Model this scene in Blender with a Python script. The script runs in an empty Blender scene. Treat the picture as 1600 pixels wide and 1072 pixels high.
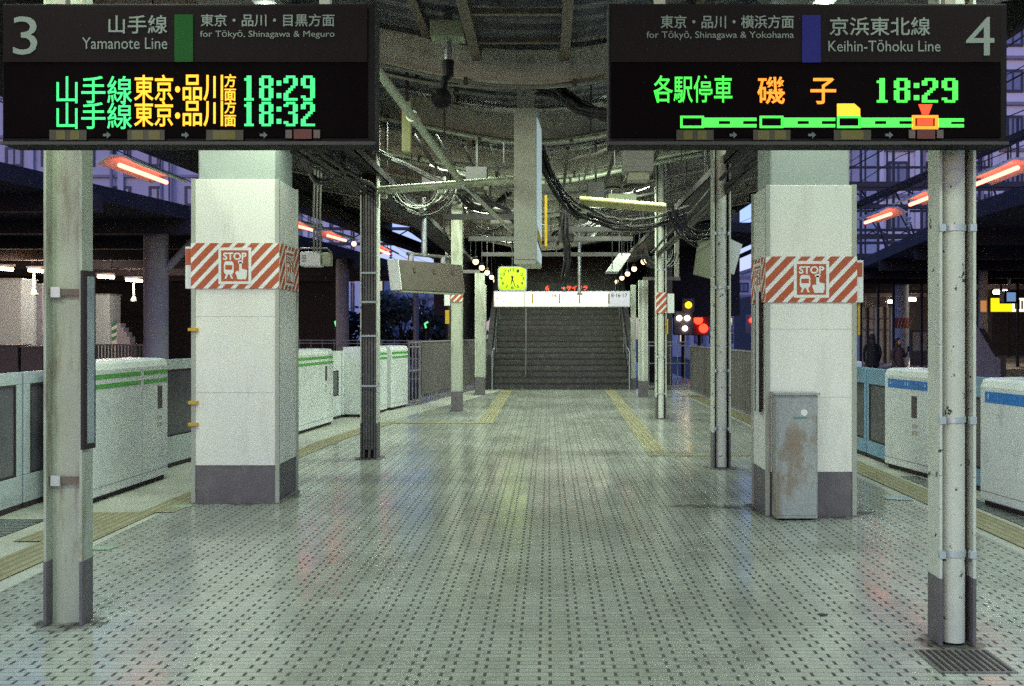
import bpy, math, random
from mathutils import Vector, Matrix
random.seed(7)
R = math.radians
S = bpy.context.scene
C = S.collection

# ------------------------------------------------------------------ camera, sky, sun, exposure
F = 1490.0          # focal length in photo pixels (1600 wide)
H = 1.57            # eye height
CX, CY = 857.0, 520.0
cd = bpy.data.cameras.new('camera'); cam = bpy.data.objects.new('camera', cd); C.objects.link(cam)
cd.sensor_width = 36.0; cd.lens = 36.0 * F / 1600.0
cd.shift_x = (800 - CX) / 1600.0; cd.shift_y = (CY - 536) / 1600.0
cd.clip_end = 2000; cd.clip_start = 0.05
cam.location = (0, 0, H); cam.rotation_euler = (R(90), 0, 0)
S.camera = cam

W = bpy.data.worlds.new('World'); S.world = W; W.use_nodes = True
nt = W.node_tree; bg = nt.nodes['Background']
sky = nt.nodes.new('ShaderNodeTexSky'); sky.sky_type = 'NISHITA'; sky.sun_disc = False
sky.sun_elevation = R(13); sky.sun_rotation = R(200); sky.air_density = 1.5; sky.dust_density = 0.6; sky.ozone_density = 4.0
mixc = nt.nodes.new('ShaderNodeMix'); mixc.data_type = 'RGBA'; mixc.blend_type = 'MULTIPLY'
mixc.inputs[0].default_value = 1.0; mixc.inputs[7].default_value = (0.55, 0.54, 1.14, 1)
nt.links.new(sky.outputs[0], mixc.inputs[6]); nt.links.new(mixc.outputs[2], bg.inputs[0])
bg.inputs[1].default_value = 0.15
sd = bpy.data.lights.new('sun', 'SUN'); so = bpy.data.objects.new('sun', sd); C.objects.link(so)
sd.energy = 0.02; sd.angle = R(12); sd.color = (0.8, 0.8, 1.0)
so.rotation_euler = (R(77), 0, R(-200)); so.location = (0, -20, 40)
S.view_settings.view_transform = 'Standard'; S.view_settings.look = 'None'
S.view_settings.exposure = 0.8; S.view_settings.gamma = 1.0
S.render.engine = 'CYCLES'
S.cycles.use_denoising = False
S.cycles.max_bounces = 6; S.cycles.diffuse_bounces = 3; S.cycles.glossy_bounces = 3
S.cycles.sample_clamp_indirect = 1.2; S.cycles.sample_clamp_direct = 12.0
S.cycles.caustics_reflective = False; S.cycles.caustics_refractive = False

# ------------------------------------------------------------------ helpers
def px(x, y, Z):
    return Vector(((x - CX) / F * Z, Z, H - (y - CY) / F * Z))
def gnd(x, y):
    return px(x, y, F * H / (y - CY))

LOC = {}            # world location of each thing (parts are modelled in world space)
class MB:
    def __init__(s): s.v = []; s.f = []
    def add(s, vs, fs):
        o = len(s.v); s.v += [tuple(v) for v in vs]; s.f += [tuple(i + o for i in f) for f in fs]; return s
    def box(s, x0, x1, y0, y1, z0, z1):
        return s.add([(x0,y0,z0),(x1,y0,z0),(x1,y1,z0),(x0,y1,z0),(x0,y0,z1),(x1,y0,z1),(x1,y1,z1),(x0,y1,z1)],
              [(3,2,1,0),(4,5,6,7),(0,1,5,4),(1,2,6,5),(2,3,7,6),(3,0,4,7)])
    def obox(s, fr, u0, u1, v0, v1, n0, n1):
        P = lambda u, v, n: fr[0] + fr[1]*u + fr[2]*v + fr[3]*n
        return s.add([P(u0,v0,n0),P(u1,v0,n0),P(u1,v0,n1),P(u0,v0,n1),P(u0,v1,n0),P(u1,v1,n0),P(u1,v1,n1),P(u0,v1,n1)],
              [(3,2,1,0),(4,5,6,7),(0,1,5,4),(1,2,6,5),(2,3,7,6),(3,0,4,7)])
    def fpoly(s, pts, fr, n0, n1):
        P = lambda u, v, n: fr[0] + fr[1]*u + fr[2]*v + fr[3]*n
        k = len(pts)
        vs = [P(u, v, n0) for u, v in pts] + [P(u, v, n1) for u, v in pts]
        fs = [tuple(range(k-1, -1, -1)), tuple(range(k, 2*k))] + [(i, (i+1) % k, k + (i+1) % k, k + i) for i in range(k)]
        return s.add(vs, fs)
    def profile(s, prof, fr, u0, u1):     # prof in (n, v), swept along u
        P = lambda u, n, v: fr[0] + fr[1]*u + fr[2]*v + fr[3]*n
        k = len(prof)
        vs = [P(u0, n, v) for n, v in prof] + [P(u1, n, v) for n, v in prof]
        fs = [tuple(range(k-1, -1, -1)), tuple(range(k, 2*k))] + [(i, (i+1) % k, k + (i+1) % k, k + i) for i in range(k)]
        return s.add(vs, fs)
    def path(s, pts, r, seg=8, cap=True, r1=None):
        pts = [Vector(p) for p in pts]; n = len(pts); rings = []
        up = Vector((0.13, 0.21, 1)).normalized()
        for i, p in enumerate(pts):
            t = (pts[min(i+1, n-1)] - pts[max(i-1, 0)]).normalized()
            a = up - t * up.dot(t)
            if a.length < 0.05: a = Vector((1, 0, 0)) - t * t.x
            a.normalize(); b = t.cross(a); up = a
            rr = r if r1 is None else r + (r1 - r) * i / (n - 1)
            rings.append([p + (a * math.cos(2*math.pi*k/seg) + b * math.sin(2*math.pi*k/seg)) * rr for k in range(seg)])
        vs = [v for rg in rings for v in rg]; fs = []
        for i in range(n-1):
            for k in range(seg):
                k2 = (k+1) % seg
                fs.append((i*seg+k, i*seg+k2, (i+1)*seg+k2, (i+1)*seg+k))
        if cap: fs += [tuple(range(seg-1, -1, -1)), tuple((n-1)*seg + k for k in range(seg))]
        return s.add(vs, fs)
    def lathe(s, c, prof, seg=20, axis='z'):
        c = Vector(c); vs = []; fs = []
        for (r, h) in prof:
            for k in range(seg):
                a = 2*math.pi*k/seg; p = (r*math.cos(a), r*math.sin(a), h)
                if axis == 'y': p = (p[0], p[2], -p[1])
                if axis == 'x': p = (p[2], p[0], p[1])
                vs.append(c + Vector(p))
        for i in range(len(prof)-1):
            for k in range(seg):
                k2 = (k+1) % seg; fs.append((i*seg+k, i*seg+k2, (i+1)*seg+k2, (i+1)*seg+k))
        fs += [tuple(range(seg-1, -1, -1)), tuple((len(prof)-1)*seg + k for k in range(seg))]
        return s.add(vs, fs)
    def sphere(s, c, r, seg=14, rows=8, sc=(1,1,1)):
        c = Vector(c); vs = [c + Vector((0,0,-r*sc[2]))]; fs = []
        for i in range(1, rows):
            t = -math.pi/2 + math.pi*i/rows
            for k in range(seg):
                a = 2*math.pi*k/seg
                vs.append(c + Vector((r*math.cos(t)*math.cos(a)*sc[0], r*math.cos(t)*math.sin(a)*sc[1], r*math.sin(t)*sc[2])))
        vs.append(c + Vector((0,0,r*sc[2]))); L = len(vs) - 1
        for k in range(seg):
            k2 = (k+1) % seg
            fs.append((0, 1+k2, 1+k)); fs.append((L, L-seg+k, L-seg+k2))
            for i in range(rows-2): fs.append((1+i*seg+k, 1+i*seg+k2, 1+(i+1)*seg+k2, 1+(i+1)*seg+k))
        return s.add(vs, fs)
    def build(s, name, mat, parent=None, bevel=0, smooth=None):
        root = parent
        while root is not None and root.parent is not None: root = root.parent
        off = LOC[root.name] if root is not None else Vector((0,0,0))
        m = bpy.data.meshes.new(name)
        m.from_pydata([tuple(Vector(v) - off) for v in s.v], [], s.f)
        m.materials.append(mat); m.update()
        if smooth:
            m.polygons.foreach_set('use_smooth', [True]*len(m.polygons)); m.set_sharp_from_angle(angle=R(smooth))
        o = bpy.data.objects.new(name, m); C.objects.link(o)
        if parent is not None: o.parent = parent
        else: LOC[o.name] = Vector((0,0,0))
        if bevel:
            b = o.modifiers.new('bevel', 'BEVEL'); b.width = bevel; b.segments = 2; b.limit_method = 'ANGLE'
        return o

def tag(o, label=None, cat=None, group=None, kind=None):
    if label: o['label'] = label
    if cat: o['category'] = cat
    if group: o['group'] = group
    if kind: o['kind'] = kind
    return o
def thing(name, label, cat, loc, group=None):
    o = bpy.data.objects.new(name, None); C.objects.link(o); o.location = loc; o.empty_display_size = 0.1
    LOC[o.name] = Vector(loc); return tag(o, label, cat, group)
def copy_tree(o, label, loc, rz=None, group=None):
    c = o.copy(); C.objects.link(c); c.location = loc; c['label'] = label
    if rz is not None: c.rotation_euler = (0, 0, rz)
    if group: c['group'] = group
    LOC[c.name] = Vector(loc)
    def rec(a, b):
        for ch in list(a.children):
            d = ch.copy(); C.objects.link(d); d.parent = b; rec(ch, d)
    rec(o, c); return c
def struct(name, mb, mat, **k):
    return tag(mb.build(name, mat, **k), kind='structure')
def frame(p0, p1, flip=1):      # vertical plate frame from ground point p0 to p1, N = flip * right-hand normal
    p0 = Vector((p0[0], p0[1], p0[2] if len(p0) > 2 else 0)); p1 = Vector((p1[0], p1[1], p0.z))
    u = (p1 - p0); L = u.length; u.normalize(); n = Vector((u.y, -u.x, 0)) * flip
    return (p0, u, Vector((0,0,1)), n), L
def clip(poly, x0, x1, y0, y1):
    def cut(P, f, g):
        out = []
        for i in range(len(P)):
            a, b = P[i-1], P[i]; fa, fb = f(a), f(b)
            if (fa >= 0) != (fb >= 0):
                t = fa / (fa - fb); out.append((a[0] + (b[0]-a[0])*t, a[1] + (b[1]-a[1])*t))
            if fb >= 0: out.append(b)
        return out
    for f in (lambda p: p[0]-x0, lambda p: x1-p[0], lambda p: p[1]-y0, lambda p: y1-p[1]):
        if poly: poly = cut(poly, f, None)
    return poly

# ------------------------------------------------------------------ materials
def nodes(name):
    m = bpy.data.materials.new(name); m.use_nodes = True
    return m, m.node_tree, m.node_tree.nodes['Principled BSDF']
def ramp(t, fac, stops):
    r = t.nodes.new('ShaderNodeValToRGB'); t.links.new(fac, r.inputs[0])
    e = r.color_ramp.elements
    while len(e) < len(stops): e.new(0.5)
    for el, (p, c) in zip(e, stops): el.position = p; el.color = (*c, 1) if len(c) == 3 else c
    return r
def noise(t, scale, detail=4, vec=None, rough=0.6):
    n = t.nodes.new('ShaderNodeTexNoise'); n.inputs['Scale'].default_value = scale
    n.inputs['Detail'].default_value = detail; n.inputs['Roughness'].default_value = rough
    if vec is None:
        tc = t.nodes.new('ShaderNodeTexCoord'); vec = tc.outputs['Object']
    t.links.new(vec, n.inputs['Vector']); return n
def mapped(t, sc):
    tc = t.nodes.new('ShaderNodeTexCoord'); mp = t.nodes.new('ShaderNodeMapping'); mp.inputs['Scale'].default_value = sc
    t.links.new(tc.outputs['Object'], mp.inputs['Vector']); return mp.outputs[0]
def paint(name, col, rough=0.5, metal=0.0, var=0.15, dirt=None, dirt_amt=0.0, scale=6.0, bump=0.0, streak=False, spec=0.5, dw=0.24):
    m, t, b = nodes(name)
    n = noise(t, scale, 5, mapped(t, (1, 1, 0.25)) if streak else None)
    lo = tuple(c*(1-var) for c in col); hi = tuple(min(1, c*(1+var)) for c in col)
    r = ramp(t, n.outputs[0], [(0.3, lo), (0.7, hi)]); out = r.outputs[0]
    if dirt:
        n2 = noise(t, scale*1.7, 8, mapped(t, (1, 1, 0.18)) if streak else None, 0.7)
        r2 = ramp(t, n2.outputs[0], [(0.56 - dirt_amt*0.25, (0,0,0)), (0.56 - dirt_amt*0.25 + dw, (1,1,1))])
        mx = t.nodes.new('ShaderNodeMix'); mx.data_type = 'RGBA'
        t.links.new(r2.outputs[0], mx.inputs[0]); t.links.new(out, mx.inputs[6]); mx.inputs[7].default_value = (*dirt, 1); out = mx.outputs[2]
    t.links.new(out, b.inputs['Base Color'])
    b.inputs['Roughness'].default_value = rough; b.inputs['Metallic'].default_value = metal
    b.inputs['Specular IOR Level'].default_value = spec
    rr = ramp(t, n.outputs[0], [(0.25, (max(0.05, rough-0.1),)*3), (0.8, (min(1, rough+0.15),)*3)])
    t.links.new(rr.outputs[0], b.inputs['Roughness'])
    if bump:
        bp = t.nodes.new('ShaderNodeBump'); bp.inputs['Strength'].default_value = bump; bp.inputs['Distance'].default_value = 0.01
        t.links.new(n.outputs[0], bp.inputs['Height']); t.links.new(bp.outputs[0], b.inputs['Normal'])
    return m
def emit(name, col, k):
    m, t, b = nodes(name)
    b.inputs['Base Color'].default_value = (*[min(0.8, c) for c in col], 1)
    b.inputs['Emission Color'].default_value = (*col, 1); b.inputs['Emission Strength'].default_value = k / 1.74
    return m

M = {}
M['white_post'] = paint('white_post_paint', (0.44, 0.47, 0.38), 0.45, var=0.12, dirt=(0.17, 0.125, 0.07), dirt_amt=0.25, scale=5, streak=True, bump=0.05)
M['chipped'] = paint('chipped_paint', (0.60, 0.62, 0.54), 0.42, var=0.07, dirt=(0.04, 0.035, 0.04), dirt_amt=-0.24, scale=8, bump=0.1, dw=0.012)
M['clad'] = paint('column_cladding', (0.79, 0.785, 0.71), 0.55, var=0.04, dirt=(0.62, 0.60, 0.52), dirt_amt=0.04, scale=2.5, streak=True)
M['clad_edge'] = paint('cladding_edge_trim', (0.36, 0.38, 0.33), 0.4, var=0.1)
M['clad_up'] = paint('upper_column_paint', (0.42, 0.47, 0.43), 0.6, var=0.08, scale=3)
M['base_grey'] = paint('grey_base_paint', (0.13, 0.115, 0.125), 0.5, var=0.15, dirt=(0.2, 0.18, 0.17), dirt_amt=0.1)
M['dark'] = paint('dark_steel', (0.035, 0.03, 0.032), 0.55, var=0.25)
M['slot'] = paint('dark_recess_paint', (0.03, 0.018, 0.02), 0.7, var=0.2)
M['black'] = paint('black_plastic', (0.006, 0.005, 0.006), 0.6, var=0.3, spec=0.25)
M['board'] = paint('board_casing', (0.012, 0.009, 0.011), 0.6, var=0.05, spec=0.1)
M['header'] = paint('board_header_acrylic', (0.016, 0.011, 0.013), 0.7, var=0.03, spec=0.05)
M['screen'] = paint('led_screen_glass', (0.004, 0.002, 0.003), 0.7, var=0.03, spec=0.03)
M['letter'] = paint('unlit_sign_lettering', (0.19, 0.23, 0.21), 0.5, var=0.05)
M['grn_bar'] = paint('green_line_colour', (0.012, 0.085, 0.018), 0.6, var=0.05, spec=0.1)
M['blu_bar'] = paint('blue_line_colour', (0.02, 0.02, 0.17), 0.6, var=0.05, spec=0.1)
M['led_g'] = emit('led_green', (0.03, 0.62, 0.16), 1.35)
M['led_g2'] = emit('led_lime', (0.05, 0.75, 0.06), 1.25)
M['led_y'] = emit('led_amber', (1.0, 0.42, 0.01), 1.3)
M['led_o'] = emit('led_orange', (1.0, 0.24, 0.01), 1.4)
M['led_r'] = emit('led_red', (1.0, 0.05, 0.01), 1.3)
M['lab_y'] = paint('yellow_label_film', (0.10, 0.08, 0.008), 0.5, var=0.1)
M['lab_k'] = paint('dim_label_ink', (0.03, 0.024, 0.01), 0.5, var=0.1)
M['lab_r'] = paint('red_label_film', (0.10, 0.008, 0.006), 0.5, var=0.1)
M['lab_c'] = paint('pale_label_mark', (0.09, 0.11, 0.115), 0.5, var=0.1)
M['lab_p'] = paint('pink_label_mark', (0.10, 0.065, 0.065), 0.5, var=0.1)
M['beam'] = paint('roof_beam_paint', (0.52, 0.50, 0.42), 0.6, var=0.1, dirt=(0.2, 0.17, 0.13), dirt_amt=0.2, scale=3)
M['deck'] = paint('corrugated_deck', (0.20, 0.195, 0.215), 0.5, var=0.15, dirt=(0.06, 0.05, 0.05), dirt_amt=0.3, scale=2)
M['purlin'] = paint('brown_steel', (0.17, 0.125, 0.10), 0.6, var=0.3)
M['pipe'] = paint('galvanised_pipe', (0.56, 0.60, 0.46), 0.4, metal=0.2, var=0.15, dirt=(0.15, 0.11, 0.06), dirt_amt=0.2, scale=8)
M['pipe_y'] = paint('cream_pipe', (0.46, 0.45, 0.20), 0.45, var=0.1)
M['steel'] = paint('bright_steel', (0.42, 0.45, 0.46), 0.28, metal=0.8, var=0.1)
M['conduit'] = paint('grey_conduit', (0.16, 0.15, 0.145), 0.4, metal=0.3, var=0.25)
M['cable'] = paint('dark_cable', (0.03, 0.026, 0.026), 0.5, var=0.4)
M['cable_w'] = paint('pale_cable', (0.17, 0.17, 0.145), 0.5, var=0.2)
M['door_w'] = paint('door_white_enamel', (0.74, 0.77, 0.76), 0.3, var=0.035, scale=3, dirt=(0.42, 0.46, 0.45), dirt_amt=0.03)
M['door_b'] = paint('door_pale_enamel', (0.72, 0.75, 0.75), 0.3, var=0.035, scale=3, dirt=(0.42, 0.46, 0.45), dirt_amt=0.03)
M['green'] = paint('green_stripe', (0.10, 0.38, 0.08), 0.4, var=0.05)
M['blue'] = paint('blue_band', (0.03, 0.19, 0.58), 0.4, var=0.05)
M['blue_l'] = paint('pale_blue_frame', (0.20, 0.36, 0.52), 0.35, var=0.05)
M['alu'] = paint('aluminium_frame', (0.52, 0.58, 0.58), 0.3, metal=0.3, var=0.06)
M['sticker'] = paint('dark_sticker', (0.09, 0.06, 0.065), 0.5, var=0.1)
M['print'] = paint('printed_marks', (0.42, 0.38, 0.28), 0.6, var=0.1)
M['white'] = paint('white_film', (0.74, 0.76, 0.73), 0.5, var=0.03)
M['red'] = paint('stop_red_film', (0.42, 0.085, 0.03), 0.6, var=0.08, scale=14)
M['yellow'] = paint('yellow_paint', (0.55, 0.34, 0.02), 0.5, var=0.15)
M['cab'] = None
M['mesh_f'] = paint('brown_mesh_panel', (0.15, 0.135, 0.13), 0.7, var=0.2, scale=20)
M['rail'] = paint('fence_rail', (0.24, 0.22, 0.23), 0.5, var=0.2)
M['conc'] = paint('platform_concrete', (0.40, 0.40, 0.36), 0.42, var=0.1, dirt=(0.26, 0.25, 0.22), dirt_amt=0.25, scale=1.6)
M['edge'] = paint('platform_edge_stone', (0.30, 0.30, 0.28), 0.6, var=0.15, scale=5)
M['ballast'] = paint('ballast', (0.05, 0.045, 0.045), 0.9, var=0.5, scale=30)
M['stairs'] = paint('stair_stone', (0.055, 0.050, 0.048), 0.55, var=0.25, scale=4, dirt=(0.13, 0.13, 0.12), dirt_amt=0.2)
M['nosing'] = paint('stair_nosing', (0.024, 0.02, 0.02), 0.5, var=0.2)
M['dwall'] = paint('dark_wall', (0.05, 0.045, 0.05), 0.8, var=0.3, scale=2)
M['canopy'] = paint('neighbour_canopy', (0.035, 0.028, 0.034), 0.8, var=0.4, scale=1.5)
M['fdisp'] = paint('display_brown_metal', (0.085, 0.068, 0.055), 0.5, var=0.08)
M['grnmetal'] = paint('green_grey_metal', (0.32, 0.35, 0.24), 0.5, var=0.1)
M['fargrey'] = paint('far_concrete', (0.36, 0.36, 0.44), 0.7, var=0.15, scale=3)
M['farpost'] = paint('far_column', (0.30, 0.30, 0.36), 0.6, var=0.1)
M['foliage'] = paint('dark_foliage', (0.05, 0.075, 0.05), 0.7, var=0.5, scale=3)
M['bark'] = paint('tree_bark', (0.07, 0.05, 0.035), 0.9, var=0.3)
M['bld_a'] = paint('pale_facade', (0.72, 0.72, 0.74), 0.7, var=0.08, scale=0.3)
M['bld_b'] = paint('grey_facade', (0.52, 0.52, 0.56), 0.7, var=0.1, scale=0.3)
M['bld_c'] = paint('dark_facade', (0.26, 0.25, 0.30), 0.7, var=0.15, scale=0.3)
M['frame_d'] = paint('dark_window_frame', (0.05, 0.05, 0.075), 0.5, var=0.2)
M['wglass'] = paint('window_glass', (0.22, 0.24, 0.30), 0.1, var=0.2)
M['wire'] = paint('overhead_wire', (0.02, 0.018, 0.02), 0.5, var=0.2)
M['skin'] = paint('skin', (0.50, 0.30, 0.22), 0.5, var=0.06)
M['coat'] = paint('black_coat', (0.012, 0.010, 0.012), 0.8, var=0.3)
M['coat2'] = paint('dark_brown_coat', (0.07, 0.04, 0.04), 0.8, var=0.3)
M['hair'] = paint('dark_hair', (0.02, 0.012, 0.010), 0.5, var=0.3)
M['paper'] = paint('poster_paper', (0.52, 0.54, 0.46), 0.5, var=0.15, scale=5)
M['tube_halo'] = emit('halo_tinted_tube', (1.0, 0.18, 0.11), 7)  # red emission colour stands in for the halo round white tubes
M['tube_warm'] = emit('warm_lamp_tube', (1.0, 0.62, 0.34), 60)
M['tube_cool'] = emit('green_white_tube', (0.80, 1.0, 0.78), 14)
M['down'] = emit('warm_downlight', (1.0, 0.70, 0.38), 3.6)
M['sign_w'] = emit('backlit_sign_face', (1.0, 0.90, 0.70), 1.45)
M['sign_g'] = emit('dim_sign_face', (0.45, 0.45, 0.50), 0.75)
M['sign_yel'] = emit('yellow_backlit_face', (1.0, 0.78, 0.01), 1.2)
M['clock'] = emit('lime_clock_face', (0.42, 0.66, 0.005), 1.05)
M['lamp_y'] = emit('yellow_signal_lens', (1.0, 0.62, 0.02), 2.0)
M['lamp_w'] = emit('white_signal_lens', (1.0, 0.80, 0.62), 6.0)
M['lamp_r'] = emit('red_signal_lens', (1.0, 0.02, 0.008), 9.0)
M['cream_l'] = emit('cream_board_row', (0.75, 0.80, 0.55), 1.0)
M['cyan_l'] = emit('cyan_board_tile', (0.12, 0.62, 0.85), 1.1)
M['monitor'] = emit('monitor_screen', (0.16, 0.30, 0.55), 0.9)
M['ink'] = paint('black_ink', (0.02, 0.02, 0.015), 0.6, var=0.1)
M['gold'] = paint('gold_line_colour', (0.60, 0.36, 0.02), 0.5, var=0.05)
M['faint'] = emit('pale_sign_print', (0.80, 0.74, 0.62), 1.0)
M['tray_w'] = paint('lamp_tray_enamel', (0.7, 0.7, 0.7), 0.5, var=0.05)
M['box_g'] = paint('grey_box_enamel', (0.30, 0.31, 0.28), 0.5, var=0.1)
M['refl'] = paint('poster_glass', (0.42, 0.48, 0.50), 0.15, metal=0.3, var=0.2)

def glass_mat():
    m, t, b = nodes('grey_door_glass')
    n = noise(t, 2.0, 3)
    r = ramp(t, n.outputs[0], [(0.3, (0.060, 0.055, 0.070)), (0.7, (0.11, 0.105, 0.12))])
    t.links.new(r.outputs[0], b.inputs['Base Color']); b.inputs['Roughness'].default_value = 0.12
    return m
M['glass'] = glass_mat()
def rust_mat():
    m, t, b = nodes('rusted_steel_box')
    n = noise(t, 2.6, 6, mapped(t, (1.6, 1.6, 0.8)), 0.65)
    r = ramp(t, n.outputs[0], [(0.27, (0.30, 0.22, 0.15)), (0.41, (0.31, 0.27, 0.21)), (0.50, (0.40, 0.43, 0.41)), (0.75, (0.33, 0.36, 0.36))])
    n2 = noise(t, 45, 3); r2 = ramp(t, n2.outputs[0], [(0.4, (0.8,)*3), (0.7, (1,)*3)])
    mx = t.nodes.new('ShaderNodeMix'); mx.data_type = 'RGBA'; mx.blend_type = 'MULTIPLY'; mx.inputs[0].default_value = 1
    t.links.new(r.outputs[0], mx.inputs[6]); t.links.new(r2.outputs[0], mx.inputs[7])
    t.links.new(mx.outputs[2], b.inputs['Base Color']); b.inputs['Roughness'].default_value = 0.45; b.inputs['Metallic'].default_value = 0.15
    return m
M['rust'] = rust_mat()

def tile_mat():
    m, t, b = nodes('ribbed_platform_tile'); L = t.links
    tc = t.nodes.new('ShaderNodeTexCoord'); sp = t.nodes.new('ShaderNodeSeparateXYZ'); L.new(tc.outputs['Object'], sp.inputs[0])
    def mt(op, a, b_=None, c=None):
        n = t.nodes.new('ShaderNodeMath'); n.operation = op
        for i, q in enumerate((a, b_, c)):
            if q is None: continue
            if isinstance(q, (int, float)): n.inputs[i].default_value = q
            else: L.new(q, n.inputs[i])
        return n.outputs[0]
    rowf = mt('DIVIDE', sp.outputs[1], 0.0505); row = mt('FLOOR', rowf); fy = mt('FRACT', rowf)
    odd = mt('FLOORED_MODULO', row, 2.0)
    u = mt('FRACT', mt('DIVIDE', mt('ADD', sp.outputs[0], mt('MULTIPLY_ADD', odd, 0.15, 0.0)), 0.30))
    w = 0.054
    d1 = mt('LESS_THAN', u, w); d2 = mt('LESS_THAN', mt('ABSOLUTE', mt('SUBTRACT', u, 1/3 + w/2)), w/2)
    notch = mt('MULTIPLY', mt('MAXIMUM', d1, d2), mt('LESS_THAN', mt('ABSOLUTE', mt('SUBTRACT', fy, 0.55)), 0.45))
    joint = mt('LESS_THAN', fy, 0.13)
    # each tile's own tone
    cell = t.nodes.new('ShaderNodeCombineXYZ'); L.new(mt('FLOOR', mt('DIVIDE', sp.outputs[0], 0.15)), cell.inputs[0]); L.new(row, cell.inputs[1])
    wn = t.nodes.new('ShaderNodeTexWhiteNoise'); wn.noise_dimensions = '2D'; L.new(cell.outputs[0], wn.inputs[0])
    n1 = noise(t, 0.7, 6, tc.outputs['Object'], 0.65); n2 = noise(t, 60, 3, tc.outputs['Object'])
    base = ramp(t, n1.outputs[0], [(0.30, (0.255, 0.255, 0.225)), (0.5, (0.35, 0.36, 0.325)), (0.72, (0.44, 0.455, 0.42))])
    mul = mt('ADD', mt('MULTIPLY_ADD', wn.outputs[0], 0.16, 0.86), mt('MULTIPLY_ADD', n2.outputs[0], 0.1, -0.05))
    v = t.nodes.new('ShaderNodeVectorMath'); v.operation = 'SCALE'; L.new(base.outputs[0], v.inputs[0]); L.new(mul, v.inputs['Scale'])
    def mix(f, a, col):
        x = t.nodes.new('ShaderNodeMix'); x.data_type = 'RGBA'; L.new(f, x.inputs[0]); L.new(a, x.inputs[6]); x.inputs[7].default_value = (*col, 1); return x.outputs[2]
    c = mix(mt('MULTIPLY', joint, 0.62), v.outputs[0], (0.10, 0.095, 0.085)); c = mix(mt('MULTIPLY', notch, 0.95), c, (0.022, 0.014, 0.014))
    vo = t.nodes.new('ShaderNodeTexVoronoi'); vo.inputs['Scale'].default_value = 2.3; L.new(tc.outputs['Object'], vo.inputs['Vector'])
    vs_ = t.nodes.new('ShaderNodeSeparateColor'); L.new(vo.outputs['Color'], vs_.inputs[0])
    gum = mt('MULTIPLY', mt('LESS_THAN', vo.outputs['Distance'], mt('MULTIPLY', vs_.outputs[1], 0.055)), mt('GREATER_THAN', vs_.outputs[0], 0.62))
    c = mix(mt('MULTIPLY', gum, 0.6), c, (0.09, 0.08, 0.07))
    n5 = noise(t, 0.33, 3, tc.outputs['Object']); n6 = noise(t, 3.1, 7, tc.outputs['Object'], 0.7)
    wear = mt('MAXIMUM', 0.0, mt('MULTIPLY_ADD', n5.outputs[0], 1.6, -0.72)); blot = mt('MULTIPLY', mt('GREATER_THAN', n6.outputs[0], 0.60), 0.16)
    c = mix(mt('MINIMUM', 0.5, mt('ADD', mt('MULTIPLY', wear, 0.7), blot)), c, (0.15, 0.135, 0.11))
    L.new(c, b.inputs['Base Color'])
    n3 = noise(t, 1.3, 5, mapped(t, (1.6, 0.5, 1)), 0.6)
    rg = ramp(t, n3.outputs[0], [(0.3, (0.11,)*3), (0.7, (0.27,)*3)])
    L.new(mt('MAXIMUM', rg.outputs[0], mt('MULTIPLY', notch, 0.8)), b.inputs['Roughness'])
    h = mt('SUBTRACT', 1.0, mt('MAXIMUM', mt('MULTIPLY', joint, 0.6), notch))
    bp = t.nodes.new('ShaderNodeBump'); bp.inputs['Strength'].default_value = 0.25; bp.inputs['Distance'].default_value = 0.003
    L.new(h, bp.inputs['Height']); L.new(bp.outputs[0], b.inputs['Normal'])
    b.inputs['Specular IOR Level'].default_value = 0.75
    return m
M['tile'] = tile_mat()
def tactile_mat(name, axis):
    m, t, b = nodes(name); L = t.links
    tc = t.nodes.new('ShaderNodeTexCoord'); sp = t.nodes.new('ShaderNodeSeparateXYZ'); L.new(tc.outputs['Object'], sp.inputs[0])
    n = noise(t, 5, 5, tc.outputs['Object']); r = ramp(t, n.outputs[0], [(0.3, (0.20, 0.18, 0.105)), (0.7, (0.31, 0.285, 0.175))])
    d = t.nodes.new('ShaderNodeMath'); d.operation = 'PINGPONG'; d.inputs[1].default_value = 0.0375; L.new(sp.outputs[axis], d.inputs[0])
    g = t.nodes.new('ShaderNodeMath'); g.operation = 'LESS_THAN'; g.inputs[1].default_value = 0.014; L.new(d.outputs[0], g.inputs[0])
    x = t.nodes.new('ShaderNodeMix'); x.data_type = 'RGBA'; x.inputs[7].default_value = (0.185, 0.162, 0.10, 1)
    L.new(g.outputs[0], x.inputs[0]); L.new(r.outputs[0], x.inputs[6]); L.new(x.outputs[2], b.inputs['Base Color'])
    bp = t.nodes.new('ShaderNodeBump'); bp.inputs['Strength'].default_value = 0.3; bp.inputs['Distance'].default_value = 0.005; L.new(d.outputs[0], bp.inputs['Height'])
    L.new(bp.outputs[0], b.inputs['Normal']); b.inputs['Roughness'].default_value = 0.5
    return m
M['tact_y'] = tactile_mat('tactile_yellow_bars', 0)
M['tact_x'] = tactile_mat('tactile_yellow_cross_bars', 1)
def grate_mat():
    m, t, b = nodes('ribbed_steel_grate'); L = t.links
    tc = t.nodes.new('ShaderNodeTexCoord'); sp = t.nodes.new('ShaderNodeSeparateXYZ'); L.new(tc.outputs['Object'], sp.inputs[0])
    d = t.nodes.new('ShaderNodeMath'); d.operation = 'PINGPONG'; d.inputs[1].default_value = 0.03; L.new(sp.outputs[1], d.inputs[0])
    r = ramp(t, d.outputs[0], [(0.0, (0.02,)*3), (0.014, (0.02,)*3), (0.02, (0.4, 0.42, 0.42)), (1.0, (0.4, 0.42, 0.42))])
    L.new(r.outputs[0], b.inputs['Base Color']); b.inputs['Metallic'].default_value = 0.6; b.inputs['Roughness'].default_value = 0.3
    return m
M['grate'] = grate_mat()

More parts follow.
